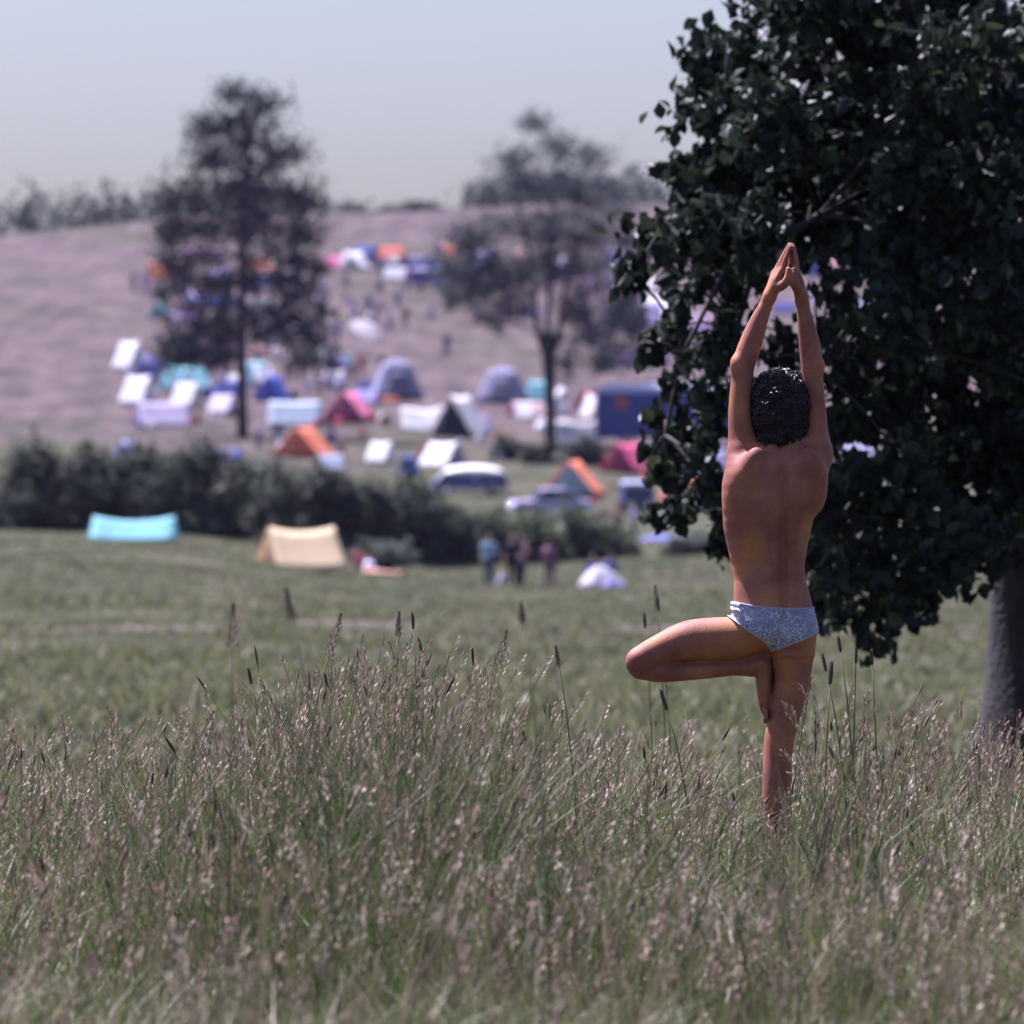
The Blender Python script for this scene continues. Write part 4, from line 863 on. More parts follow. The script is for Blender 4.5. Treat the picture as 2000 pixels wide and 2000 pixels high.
# ------------------------------------------------------------------ tents
POLE = mat('tent_pole', (.35, .33, .32), .45, metal=.6); ROPE = mat('guy_rope', (.55, .5, .42), .9); DARKIN = mat('tent_inside', (.03, .028, .04), .9)
def ridge_tent(px, py, wpx, hpx, rz, c, label, front=None, gable=False, sag=.05, ratio=1.5, group='tents pitched on the hillside campsite', name='ridge_tent', openf=False, roof2=None):
    g_ = ground_at(px, py); s_ = K*g_.y; W_, H_ = wpx*s_, hpx*s_
    if gable: Wd, L_ = W_, W_*ratio
    else: L_, Wd = W_, H_*ratio
    t = thing(name, label, 'tent', g_, R(rz), group)
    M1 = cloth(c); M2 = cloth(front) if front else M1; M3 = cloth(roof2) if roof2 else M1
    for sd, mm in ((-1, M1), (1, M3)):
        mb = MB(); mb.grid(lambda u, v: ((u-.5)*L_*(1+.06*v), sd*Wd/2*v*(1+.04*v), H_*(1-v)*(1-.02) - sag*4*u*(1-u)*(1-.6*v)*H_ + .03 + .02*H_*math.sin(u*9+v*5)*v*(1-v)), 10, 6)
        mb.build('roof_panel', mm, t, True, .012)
    for e in (-1, 1):
        x = e*L_*.5*.985; mb = MB()
        if openf and e == -1:
            for sd in (-1, 1):     # door flaps drawn aside
                mb.add([(x, sd*.02, H_*.93), (x, sd*Wd*.30, 0.02), (x, sd*Wd*.49, .02), (x-.12, sd*Wd*.26, H_*.45)], [(0, 1, 3), (1, 2, 3), (0, 3, 2)])
            mb.build('door_flap', M2, t, False, .01)
            MB().add([(x+.10, 0, H_*.90), (x+.10, -Wd*.47, .02), (x+.10, Wd*.47, .02)], [(0, 1, 2)]).build('inner_panel', DARKIN, t, False, .01)
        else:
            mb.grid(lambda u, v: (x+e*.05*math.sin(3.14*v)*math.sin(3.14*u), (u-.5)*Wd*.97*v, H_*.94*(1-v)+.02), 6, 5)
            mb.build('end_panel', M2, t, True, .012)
            MB().tube([(x+e*.03, 0, H_*.86), (x+e*.07, 0, H_*.4), (x+e*.05, 0, .04)], .012, 5).build('door_seam', DARKIN, t)
        MB().tube([(e*L_*.5, 0, -.05), (e*L_*.5, 0, H_+.06)], .022, 6).build('pole', POLE, t)
        MB().tube([(e*L_*.5, 0, H_+.03), (e*(L_*.5+H_*.7), 0, 0)], .006, 4).build('guy_rope', ROPE, t)
    for sd in (-1, 1):
        for e in (-.8, .8): MB().tube([(e*L_*.5, sd*Wd*.5, .06), (e*L_*.5, sd*(Wd*.5+.5), 0)], .006, 4).build('guy_rope', ROPE, t)
    return t
def frame_tent(px, py, wpx, hpx, rz, c, label, skirt, top=.42):
    g_ = ground_at(px, py); s_ = K*g_.y; W_, H_ = wpx*s_, hpx*s_
    t = thing('frame_tent', label, 'tent', g_, R(rz), 'tents pitched on the hillside campsite'); n_ = 32
    def ring(v):
        k = (1-(1-top)*v**1.15); z = H_*v; return k, z
    def pt(a, v):
        k, z = ring(v); ca, sa = math.cos(a), math.sin(a); e = .55
        fold = 1-.025*abs(math.sin(4*a))*math.sin(3.14*v)
        return (W_/2*k*math.copysign(abs(ca)**e, ca)*fold, W_*.42*k*math.copysign(abs(sa)**e, sa)*fold, z)
    mb = MB(); mb.grid(lambda u, v: pt(2*math.pi*u, .08+.84*v), n_, 8)
    mb.grid(lambda u, v: tuple(p*(1-v)+q*v for p, q in zip(pt(2*math.pi*u, .92), (0, 0, H_*1.03))), n_, 3)
    mb.build('canvas', cloth(c), t, True, .012)
    mb = MB(); mb.grid(lambda u, v: pt(2*math.pi*u, .0+.09*v), n_, 1); mb.build('ground_skirt', cloth(skirt), t, True, .014)
    mb = MB(); mb.grid(lambda u, v: tuple(np.array(pt(-math.pi/2+(u-.5)*.8*(1-.5*v), .06+.62*v))+np.array((0, -.03, 0))), 4, 6); mb.build('door', cloth(tuple(.62*x for x in c)), t, True, .012)
    for q in (.125, .375, .625, .875):
        MB().tube([pt(2*math.pi*q, v) for v in np.linspace(0, .95, 9)], .022, 6).build('corner_pole', POLE, t, True)
    return t
def tarp(px, py, wpx, hpx, rz, c, label, lean=.6, cat='tarpaulin', skew=0., group='loose tarpaulins in the campsite'):
    g_ = ground_at(px, py); s_ = K*g_.y; W_, H_ = wpx*s_, hpx*s_
    t = thing('tarpaulin', label, cat, g_, R(rz), group)
    mb = MB(); mb.grid(lambda u, v: ((u-.5)*W_+skew*s_*v, H_*lean*(v), H_*v-.10*H_*math.sin(3.14*u)*v+.04*math.sin(u*8+v*6)+.03), 10, 8); mb.build('sheet', cloth(c), t, True, .014)
    for e in (-1, 1):
        x = e*W_*.49+skew*s_; MB().tube([(x, H_*lean, -.1), (x, H_*lean, H_+.05)], .022, 6).build('pole', POLE, t)
        MB().tube([(x, H_*lean, H_), (x*1.1, H_*lean+H_*.8, 0)], .006, 4).build('guy_rope', ROPE, t)
    return t
def parasol(px, py, wpx, hpx, c, label, tilt=(.0, .5)):
    g_ = ground_at(px, py); s_ = K*g_.y; t = thing('parasol', label, 'parasol', g_); H_, r_ = hpx*s_, wpx*s_/2
    Rm = Matrix.Rotation(tilt[1], 3, 'Y') @ Matrix.Rotation(tilt[0], 3, 'X')
    top = Vector((0, 0, H_-r_*.25))
    def f(u, v):
        a = 2*math.pi*u; q = r_*v*(1-.05*math.cos(8*a)); return tuple(top + Rm @ Vector((q*math.cos(a), q*math.sin(a), r_*.45*(1-v**1.8))))
    mb = MB(); mb.grid(f, 32, 6); mb.build('canopy', cloth(c), t, True, .012)
    MB().tube([(0, 0, -.2), tuple(top*.6), tuple(top+Rm @ Vector((0, 0, r_*.5)))], .025, 7).build('pole', POLE, t)
    for k in range(8):
        a = k*math.pi/4; MB().tube([tuple(top+Rm @ Vector((0, 0, r_*.40))), tuple(top+Rm @ Vector((r_*.95*math.cos(a), r_*.95*math.sin(a), .0)))], .008, 4).build('rib', POLE, t)
    return t
WH, CREAM, PALEB = (.80, .79, .82), (.80, .62, .36), (.62, .70, .80)
LAV, BLUE, TEAL = (.36, .36, .50), (.10, .14, .48), (.34, .70, .74)
ORA, PINK, MAG = (.76, .27, .15), (.75, .25, .42), (.55, .10, .22)
HEDGE = 'tents by the foot of the hedge'
ridge_tent(262, 1055, 160, 46, -4, (.30, .62, .68), 'turquoise ridge tent with sagging top at the left end of the hedge', sag=.22, ratio=1.7, group=HEDGE)
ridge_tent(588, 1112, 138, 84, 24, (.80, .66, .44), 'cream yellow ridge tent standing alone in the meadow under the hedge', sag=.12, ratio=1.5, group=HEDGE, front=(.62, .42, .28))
ridge_tent(594, 893, 100, 60, 70, ORA, 'orange tent in front of the pale blue-white box tent, above the hedge', gable=True, ratio=.9)
ridge_tent(1120, 968, 112, 70, 78, (.80, .30, .18), 'orange tent with a pale blue front, behind the lavender car', front=(.45, .62, .72), gable=True, ratio=.9)
ridge_tent(1228, 924, 82, 60, 62, (.72, .16, .30), 'crimson pink tent beside the leaves of the near tree, under the blue trailer', gable=True, ratio=1.2, front=(.45, .06, .16))
ridge_tent(866, 912, 66, 48, -38, WH, 'small bright white tent just above the long white car', ratio=1.5, roof2=(.5, .48, .56), front=(.42, .40, .52))  # shade painted in: grey far slope and ends on a white tent
ridge_tent(745, 903, 44, 40, -30, WH, 'small white tent over the top of the hedge, left of centre', ratio=1.3)
ridge_tent(532, 784, 56, 52, 70, (.12, .17, .62), 'small bright blue tent right of the dark tree trunk', gable=True, ratio=1.1, openf=False)
ridge_tent(682, 824, 92, 58, 76, PINK, 'rose pink tent open in front, left of the lavender frame tent', gable=True, ratio=1.0, front=(.40, .12, .24))
ridge_tent(362, 764, 84, 48, 22, (.35, .68, .72), 'turquoise tent left of the dark tree trunk, behind a white tent', ratio=1.4)
ridge_tent(272, 790, 50, 56, -30, WH, 'white tent at the far left edge of the photo, beside a red bag', ratio=1.2)
ridge_tent(366, 792, 46, 44, -30, (.82, .80, .80), 'narrow white tent in front of the turquoise one at left', ratio=1.1)
ridge_tent(254, 722, 40, 56, -30, WH, 'white tent cut by the left edge of the photo, higher than the other', ratio=1.2)
ridge_tent(318, 834, 96, 50, 12, (.56, .50, .66), 'long pale violet tent with blue end, at left above the hedge', ratio=1.5, front=(.20, .22, .55), roof2=(.3, .3, .6))
ridge_tent(436, 808, 46, 36, -30, (.75, .70, .80), 'small pale white tent touching the left side of the dark tree trunk', ratio=1.2)
ridge_tent(498, 752, 46, 46, 30, (.42, .66, .72), 'pale turquoise tent touching the right side of the dark tree trunk', ratio=1.2, front=(.5, .45, .65))
ridge_tent(575, 835, 100, 52, 6, PALEB, 'long pale blue-white box-like tent behind the orange tent', ratio=1.2, sag=.02, front=(.5, .5, .66))
frame_tent(774, 780, 108, 76, 8, LAV, 'large lavender grey frame tent, left of the two alike', (.10, .10, .20))
frame_tent(982, 787, 108, 68, -8, (.35, .34, .50), 'large lavender grey frame tent near the forked tree, right of the two alike', (.10, .10, .20))
ridge_tent(897, 852, 92, 82, 66, WH, 'dark navy tent with a bright white fly, in the middle of the campsite', gable=True, ratio=.9, front=(.035, .035, .08), roof2=WH)
tarp(828, 842, 84, 46, 8, WH, 'bright white sheet stretched left of the navy tent with white fly', .7)
ridge_tent(1048, 786, 34, 42, 20, TEAL, 'small turquoise tent touching the forked tree trunk from the left', ratio=1.1)
ridge_tent(1030, 812, 70, 26, 30, (.70, .52, .56), 'low pale pink tent with a dark red end, left of the forked tree trunk', ratio=1.8, front=(.30, .03, .05))
tarp(1128, 868, 92, 46, -4, WH, 'bright white sheet hung low between the forked tree and the blue trailer', .35)
tarp(1096, 812, 34, 44, 60, WH, 'narrow white sheet standing right behind the forked tree trunk', .4, skew=8)
tarp(1142, 818, 40, 48, -55, (.76, .74, .80), 'slanting white sheet leaning towards the blue trailer', .5, skew=-6)
ridge_tent(1150, 800, 40, 36, 40, (.34, .04, .07), 'small dark red tent at the left end of the blue trailer', ratio=1.2)
ridge_tent(1285, 622, 70, 46, -35, WH, 'bright white tent high up, showing through the near tree leaves', ratio=1.2)
ridge_tent(1228, 612, 26, 18, 10, (.66, .56, .78), 'tiny pale lilac tent left of the bright white one high up', ratio=1.3)
ridge_tent(1338, 985, 84, 52, 20, (.85, .45, .26), 'orange tent behind hanging leaves, beside the back of the standing person', ratio=1.4, front=(.8, .5, .45))
ridge_tent(1395, 925, 46, 46, 20, (.6, .58, .78), 'pale violet-white tent showing between leaves and the standing person', ratio=1.1)
ridge_tent(1668, 890, 74, 40, 8, (.74, .70, .86), 'pale white tent showing through the leaves right of the shoulders', ratio=1.2)
ridge_tent(652, 522, 44, 22, 10, PINK, 'small pink tent near the top, in front of a dark blue car', ratio=1.4, front=(.5, .3, .6))
ridge_tent(764, 510, 44, 28, 20, (.85, .30, .22), 'salmon orange tent at the top edge of the photo', ratio=1.4)
ridge_tent(812, 548, 34, 50, 60, (.52, .46, .68), 'pale lilac tent near the top, beside a dark blue van', gable=True, ratio=1.2)
ridge_tent(398, 505, 66, 18, 5, (.50, .26, .48), 'long dull mauve tent behind the top of the dark straight tree', ratio=1.6)
ridge_tent(1372, 512, 70, 40, 6, (.06, .07, .34), 'deep blue tent high up behind the near tree leaves', ratio=1.4)
ridge_tent(1718, 760, 36, 30, 20, (.55, .5, .66), 'dull lilac tent behind leaves near the right edge of the photo', ratio=1.3)
ridge_tent(798, 930, 34, 42, 50, (.22, .27, .62), 'small sky blue tent at the left end of the long white car', gable=True, ratio=1.0)
ridge_tent(645, 920, 50, 32, 16, (.66, .70, .80), 'half hidden white tent behind the hedge, under the orange tent', ratio=1.2)
ridge_tent(248, 905, 36, 46, 40, (.58, .54, .78), 'pale violet tent at the left edge behind the hedge', ratio=1.2)
ridge_tent(1196, 640, 40, 26, 20, (.16, .16, .34), 'dusky blue tent behind the right boughs of the forked tree', ratio=1.3)
ridge_tent(1372, 645, 56, 30, 12, (.52, .40, .55), 'dull mauve tent between hanging leaves left of the raised forearm', ratio=1.4)
ridge_tent(298, 748, 56, 44, 20, (.06, .06, .20), 'dark navy tent under the high white tent at the left edge', ratio=1.4)
ridge_tent(284, 712, 34, 20, 10, (.42, .38, .66), 'small lilac tent right beside the white tent cut by the left edge', ratio=1.3)
ridge_tent(434, 546, 40, 22, 20, (.45, .40, .62), 'lilac tent glimpsed left of the dark trunk, higher of two', ratio=1.3)
ridge_tent(368, 622, 44, 26, -20, (.44, .30, .52), 'mauve tent glimpsed left of the dark trunk, lower of two', ratio=1.3)
ridge_tent(512, 612, 46, 28, 20, (.26, .28, .28), 'grey-green tent glimpsed right of the dark trunk', ratio=1.3)
ridge_tent(560, 660, 34, 26, -40, (.50, .46, .66), 'pale lilac tent low behind the dark tree right boughs', ratio=1.3)
ridge_tent(520, 692, 62, 14, 4, (.50, .30, .24), 'long low peach coloured tent right of the dark trunk', ratio=2.0)
ridge_tent(440, 682, 34, 22, 10, (.42, .14, .18), 'small dull red tent close left of the dark trunk', ratio=1.3)
ridge_tent(905, 548, 48, 28, 10, (.16, .17, .36), 'dusky blue tent behind the left tip of the forked tree', ratio=1.3)
ridge_tent(955, 508, 36, 20, -20, (.42, .38, .60), 'lilac tent high behind the left of the forked tree', ratio=1.3)
ridge_tent(1012, 508, 26, 18, 20, (.56, .34, .30), 'peach tent high behind the stems of the forked tree', ratio=1.3)
ridge_tent(1112, 512, 30, 24, 10, (.50, .38, .34), 'buff tent high behind the right of the forked tree', ratio=1.3)
ridge_tent(1150, 566, 30, 30, -30, (.50, .32, .48), 'mauve pink tent behind the right of the forked tree', ratio=1.3)
ridge_tent(1040, 622, 34, 20, 10, (.34, .32, .50), 'violet tent just left of the tree fork', ratio=1.3)
ridge_tent(1226, 716, 46, 26, 10, (.38, .28, .44), 'dull violet tent above the roof of the blue trailer', ratio=1.3)
ridge_tent(1590, 540, 28, 40, 60, (.24, .22, .56), 'violet blue tent close right of the joined hands', gable=True, ratio=1.0)
ridge_tent(1626, 524, 60, 22, -20, (.54, .36, .40), 'dusty pink tent between leaves right of the joined hands', ratio=1.4)
ridge_tent(1590, 600, 30, 26, 10, (.55, .50, .66), 'pale tent close right of the raised right wrist', ratio=1.3)
ridge_tent(1690, 612, 40, 24, 14, (.34, .36, .54), 'grey blue tent between leaves far right of the raised arms', ratio=1.4)
ridge_tent(1530, 612, 44, 24, 14, (.22, .20, .46), 'indigo tent seen between the raised forearms', ratio=1.3)
parasol(716, 742, 74, 104, WH, 'big white parasol tilted to the right behind the lavender frame tent', (-.35, .45))

# smaller tents crowded in between
ORD = ['leftmost', 'second from left', 'third from left', 'fourth from left', 'fifth from left', 'sixth from left', 'seventh from left', 'eighth from left', 'ninth from left', 'tenth from left', 'eleventh from left', 'twelfth from left', 'thirteenth from left', 'fourteenth from left', 'fifteenth from left', 'sixteenth from left', 'seventeenth from left', 'eighteenth from left', 'nineteenth from left', 'twentieth from left']
def more_tents(n_, x0, x1, y0, y1, where):
    cnt = {}
    for px in sorted(random.uniform(x0, x1) for _ in range(n_)):
        nm, c = random.choice([('white', WH), ('white', (.82, .80, .84)), ('lilac', (.45, .40, .66)), ('lilac', (.40, .36, .60)), ('dark blue', (.06, .07, .24)), ('dark blue', (.09, .11, .34)), ('orange', (.72, .28, .15)), ('grey', (.30, .29, .36)), ('teal', (.26, .50, .55))])
        k = cnt.get(nm, 0); cnt[nm] = k+1; g = random.random() < .4
        ridge_tent(px, random.uniform(y0, y1), random.uniform(28, 50), random.uniform(22, 36), random.uniform(55, 85) if g else random.uniform(-35, 35), c, '%s of the small %s tents %s' % (ORD[k], nm, where), gable=g, ratio=random.uniform(1.1, 1.6), group='small tents packed between the larger ones')
more_tents(9, 250, 465, 680, 790, 'packed in at the far left')
more_tents(7, 490, 720, 690, 800, 'packed in right of the dark straight trunk')
more_tents(6, 640, 860, 500, 550, 'along the top edge of the photo')
more_tents(8, 860, 1230, 500, 600, 'behind the crown of the forked tree')
more_tents(4, 850, 1040, 800, 850, 'in front of the two lavender frame tents')
more_tents(6, 1180, 1420, 560, 725, 'above the blue trailer')
more_tents(7, 1585, 1745, 500, 820, 'behind the leaves right of the person')
more_tents(5, 310, 640, 520, 650, 'high behind the dark straight tree')
# ------------------------------------------------------------------ vehicles
TYRE = mat('tyre', (.02, .02, .022), .8); CHROME = mat('chrome', (.75, .75, .78), .12, metal=1.0); GLASS = mat('window_glass', (.02, .022, .035), .08, spec=.8)
def paint(c): return mat('paint_%02x%02x%02x' % tuple(int(255*v) for v in c), c, .42, spec=.4)
def car(px, py, wpx, rz, c, label, estate=False, long=False, roof=None, group='cars parked among the tents', size=None):
    g_ = ground_at(px, py); L_ = size or min(5.0, max(3.8, wpx*K*g_.y)); W_ = L_*.39; t = thing('parked_car', label, 'car', g_, R(rz), group)
    wr = .31; h1 = .86; h2 = 1.42
    prof = [(-.5, .34), (-.495, .62), (-.47, .80), (-.20, h1), (.20, h1+.02), (.47, .86 if estate else .80), (.5, .62), (.495, .36)]
    mb = MB(); n_ = len(prof); rows = []
    for yy, k, dz in ((-.5, .97, 0), (-.47, 1, .0), (0, 1, .03), (.47, 1, 0), (.5, .97, 0)):
        rows.append([(x*L_*k, yy*W_, z+(dz if z > .7 else 0)-(0.05 if abs(yy) == .5 and z > .7 else 0)) for x, z in prof])
    V = [p for r_ in rows for p in r_]; F = []
    for i in range(len(rows)-1):
        for j in range(n_): a = i*n_+j; b_ = i*n_+(j+1) % n_; F.append((a, b_, b_+n_, a+n_))
    F += [tuple(range(n_))[::-1], tuple((len(rows)-1)*n_+j for j in range(n_))]
    mb.add(V, F); mb.build('body', paint(c), t)
    x0, x1, x2, x3 = (-.24, -.12, .44, .49) if estate else (-.24, -.10, .20, .34)
    if long: x0, x1, x2, x3, h2 = -.42, -.36, .46, .49, 1.22
    low = [(x0*L_, -.47*W_, h1), (x3*L_, -.47*W_, h1), (x3*L_, .47*W_, h1), (x0*L_, .47*W_, h1)]
    top = [(x1*L_, -.38*W_, h2-.05), (x2*L_, -.38*W_, h2-.05), (x2*L_, .38*W_, h2-.05), (x1*L_, .38*W_, h2-.05)]
    MB().add(low+top, [(0, 1, 5, 4), (1, 2, 6, 5), (2, 3, 7, 6), (3, 0, 4, 7), (4, 5, 6, 7)]).build('cabin_glass', GLASS, t)
    rm = paint(roof or c); mb = MB(); mb.grid(lambda u, v: ((x1-.015+(x2-x1+.03)*u)*L_, (v-.5)*.80*W_, h2-.05+(.46 if long else .06)*math.sin(3.14*u)**.4*math.sin(3.14*v)**.5), 8, 6); mb.build('roof', rm, t, True, .03)
    for a, b_ in [(low[0], top[0]), (low[3], top[3]), (low[1], top[1]), (low[2], top[2])]: MB().tube([a, b_], .035, 5).build('pillar', rm, t)
    for sd in (-1, 1):
        xm = (x0+x3)/2*L_+.1; MB().tube([(xm, sd*.475*W_, h1), (xm, sd*.385*W_, h2-.05)], .035, 5).build('pillar', rm, t)
        for e in (-.31, .31):
            wb = MB(); wb.tube([(e*L_, sd*(W_*.5-.16), wr), (e*L_, sd*(W_*.5+.01), wr)], wr, 16); wh = wb.build('wheel', TYRE, t)
            MB().tube([(e*L_, sd*(W_*.5), wr), (e*L_, sd*(W_*.5+.03), wr)], wr*.55, 12).build('hubcap', CHROME, wh)
        MB().ball((-.497*L_, sd*.36*W_, .64), .09, 10, 6, (.5, 1, 1)).build('headlight', CHROME, t, True)
        MB().box((.5*L_, sd*.38*W_, .62), (.04, .16, .12)).build('tail_light', paint((.4, .02, .02)), t)
    for e in (-1, 1):
        MB().tube([(e*.515*L_-e*.08, -.5*W_, .46), (e*.52*L_, -.40*W_, .46), (e*.525*L_, 0, .46), (e*.52*L_, .40*W_, .46), (e*.515*L_-e*.08, .5*W_, .46)], .055, 8).build('bumper', CHROME, t, True)
    return t
car(916, 968, 150, 6, (.07, .08, .24), 'long dark blue camper with a domed bright white roof, above the hedge', True, True, (.82, .80, .82))
car(1074, 1010, 158, 14, (.46, .42, .60), 'lavender car with dark side windows, bonnet to the left, above the hedge')
car(690, 518, 90, -10, (.05, .05, .16), 'dark blue car at the top edge of the photo, above the pink tent', size=4.6)
car(520, 566, 66, 20, (.14, .16, .42), 'blue car behind the dark straight tree, right of its trunk', size=4.2)
car(772, 530, 40, 60, (.05, .045, .09), 'nearly black car just below the salmon orange tent', size=4.0)
def van(px, py, wpx, hpx, rz, c, label, roof=None, cat='van', name='van'):
    g_ = ground_at(px, py); s_ = K*g_.y; L_, H_ = wpx*s_, hpx*s_; W_ = min(2.3, H_*.8); t = thing(name, label, cat, g_, R(rz), 'vans and trailers in the campsite')
    z0 = .45
    mb = MB(); mb.box((0, 0, (z0+H_*.9)/2), (L_, W_, H_*.9-z0)); o = mb.build('body', paint(c), t); bv = o.modifiers.new('round', 'BEVEL'); bv.width = .10; bv.segments = 3
    mb = MB(); mb.grid(lambda u, v: ((u-.5)*(L_+.06), (v-.5)*(W_+.06), H_*.9+.003+H_*.09*min(1, 3*math.sin(3.14*u))**.5*math.sin(3.14*v)**.5), 14, 6); mb.build('roof', paint(roof or c), t, True, .05)
    MB().box((0, -W_/2-.012, H_*.9-.06), (L_*.99, .03, .20)).build('roof_gutter', paint(roof or c), t)
    for e in (-.28, .28):
        for sd in (-1, 1):
            wh = MB().tube([(e*L_, sd*(W_/2-.24), .38), (e*L_, sd*(W_/2-.02), .38)], .38, 16).build('wheel', TYRE, t)
            MB().tube([(e*L_, sd*(W_/2-.02), .38), (e*L_, sd*(W_/2), .38)], .2, 12).build('hubcap', CHROME, wh)
    return t, L_, W_, H_
t, L_, W_, H_ = van(1300, 872, 272, 122, 2, (.025, .05, .22), 'long blue trailer with pale roof edge and faded red patch, beside the near tree', (.52, .52, .72), 'trailer', 'trailer')
mb = MB(); mb.box((-L_*.5+48*K*ground_at(1300, 872).y, -W_/2-.025, H_*.68), (.80, .02, .80)); o = mb.build('red_emblem', paint((.36, .09, .10)), t); bv = o.modifiers.new('round', 'BEVEL'); bv.width = .009; bv.segments = 2
for k in range(7): MB().box((-L_*.5+L_*(k+.5)/7, -W_/2-.008, H_*.47), (.05, .03, H_*.72)).build('side_rib', paint((.045, .07, .20)), t)
MB().tube([(-L_*.5-.02, 0, .5), (-L_*.5-1.0, 0, .45)], .06, 6).build('tow_bar', TYRE, t)
t, L_, W_, H_ = van(1244, 1002, 62, 62, 10, (.045, .055, .18), 'dark navy van with white roof stripes, between the crimson tent and the hedge', (.40, .40, .58))
for k in (-.25, .12): MB().box((k*L_, -W_/2-.012, H_*.66), (L_*.26, .02, H_*.24)).build('window', GLASS, t)
t, L_, W_, H_ = van(838, 566, 70, 42, -6, (.10, .10, .32), 'dark blue van near the top, beside a pale lilac tent', (.3, .3, .5))
for k in (-.3, .0, .3): MB().box((k*L_, -W_/2-.012, H_*.66), (L_*.2, .02, H_*.24)).build('window', GLASS, t)

# ------------------------------------------------------------------ people of the campsite
def figure(kind):
    f = Field((-.55, -.6, -.02), (.55, .75, 1.85), .022)
    if kind == 'sit':
        hz = .14; hip = [(-.10, 0, hz), (.10, 0, hz)]
        for sx in (-1, 1):
            f.chain([((sx*.10, .0, hz), .095), ((sx*.15, -.36, .46), .07), ((sx*.13, -.30, .30), .058), ((sx*.13, -.24, .06), .042)], .03)
            f.chain([((sx*.13, -.24, .05), .04), ((sx*.13, -.42, .04), .03)], .02)
            f.chain([((sx*.19, .05, .62), .055), ((sx*.26, -.06, .42), .042), ((sx*.12, -.32, .42), .033), ((sx*.04, -.38, .40), .034)], .02)
        f.chain([((0, .02, .16), .15), ((0, .06, .36), .125), ((0, .06, .58), .145)], .05); f.chain([((-.17, .06, .62), .06), ((.17, .06, .62), .06)], .05)
        f.chain([((0, .05, .66), .055), ((0, .03, .76), .052)], .02); f.ell((0, .02, .84), (.075, .095, .115), .02); f.cone(np.array((0, -.07, .82)), np.array((0, -.09, .81)), .012, .014, .01)
    else:
        st = {'stand': (0, .0, .0), 'walk': (.22, .12, .25), 'bend': (.06, .02, .5)}[kind]
        for sx in (-1, 1):
            dy = st[0]*sx
            f.chain([((sx*.09, 0, .93), .09), ((sx*.105, dy*.55-.02*(st[0] > 0), .50), .062), ((sx*.11, dy, .09), .042)], .03, sy=1.05)
            f.chain([((sx*.11, dy+.03, .05), .04), ((sx*.12, dy-.16, .035), .03)], .02)
            if kind == 'bend' and sx == 1: f.chain([((.19, 0, 1.40), .055), ((.30, -.04, 1.14), .042), ((.14, -.22, 1.16), .034), ((.08, -.27, 1.20), .036)], .02)
            else: f.chain([((sx*.19, 0, 1.40), .055), ((sx*.26, -sx*dy*.3+.02, 1.13), .042), ((sx*.28, -sx*dy*.6-.05, .90), .033), ((sx*.28, -sx*dy*.7-.07, .80), .036)], .02)
        f.chain([((0, 0, .95), .135), ((0, .01, 1.12), .12), ((0, 0, 1.32), .150)], .06); f.chain([((-.17, 0, 1.40), .06), ((.17, 0, 1.40), .06)], .06)
        f.chain([((0, .0, 1.45), .055), ((0, -.01, 1.53), .052)], .02); f.ell((0, -.015, 1.63), (.075, .095, .12), .02); f.cone(np.array((0, -.11, 1.61)), np.array((0, -.125, 1.60)), .012, .014, .01)
    V, Q = f.skin(); V = smooth_mesh(V, Q, 1, .4); N = vnormals(V, Q); c = V[Q].mean(1); ax = np.abs(c[:, 0])
    if kind == 'sit':
        top = ((c[:, 2] > .26) & (c[:, 2] < .70) & (c[:, 1] > -.12)); bot = (~top) & (c[:, 2] < .56) & ((c[:, 2] > .09) | (c[:, 1] > -.2)) & ~((c[:, 2] > .33) & (c[:, 1] < -.10) & (ax < .13)); hairm = (c[:, 2] > .80) & (c[:, 1] > -.02) | (c[:, 2] > .90)
    else:
        arm = ax > .225
        top = (c[:, 2] > .97) & (c[:, 2] < 1.47) & ((~arm) | (c[:, 2] > 1.14)); bot = (c[:, 2] < .99) & (c[:, 2] > .10) & (~arm); hairm = (c[:, 2] > 1.55) & (c[:, 1] > -.02) | (c[:, 2] > 1.70)
    out = {'body': mesh_np('figure_body', V, Q)}
    for nm, k, off in (('top', top, .014), ('trousers', bot, .012), ('hair', hairm, .016)):
        u, q = sub_mesh(V, Q, k); out[nm] = mesh_np('figure_'+nm, V[u]+N[u]*off, q)
    return out
FIG = {k: figure(k) for k in ('stand', 'walk', 'bend', 'sit')}
SK2 = mat('far_skin', (.44, .24, .18), .6); HR = [mat('far_hair_dark', (.02, .015, .015), .6), mat('far_hair_brown', (.09, .05, .03), .6), mat('far_hair_fair', (.30, .20, .10), .6)]
for k in FIG.values():
    k['body'].materials.append(SK2); k['top'].materials.append(SK2); k['trousers'].materials.append(SK2); k['hair'].materials.append(HR[0])
def person(px, py, hpx, pose, top, bot, label, rz=0, hair=0, group='people in the campsite', lie=False):
    g_ = ground_at(px, py); full = 1.75 if pose != 'sit' else .95
    k = min(1.2, max(.85, hpx*K*g_.y/full)) if not lie else 1.0
    t = thing('person', label, 'person', g_, R(rz), group); t.scale = (k, k, k)
    if lie: t.rotation_euler = (R(-90), 0, R(rz)); t.location.z += .13
    for nm, m_ in (('body', SK2), ('top', top), ('trousers', bot), ('hair', HR[hair])):
        if m_ is None: continue
        o = bpy.data.objects.new({'top': 'shirt'}.get(nm, nm), FIG[pose][nm]); COL.objects.link(o); o.parent = t
        o.material_slots[0].link = 'OBJECT'; o.material_slots[0].material = m_ if not isinstance(m_, tuple) else mat('dress_%02x%02x%02x' % tuple(int(255*v) for v in m_), m_, .9, .1, 3)
    return t
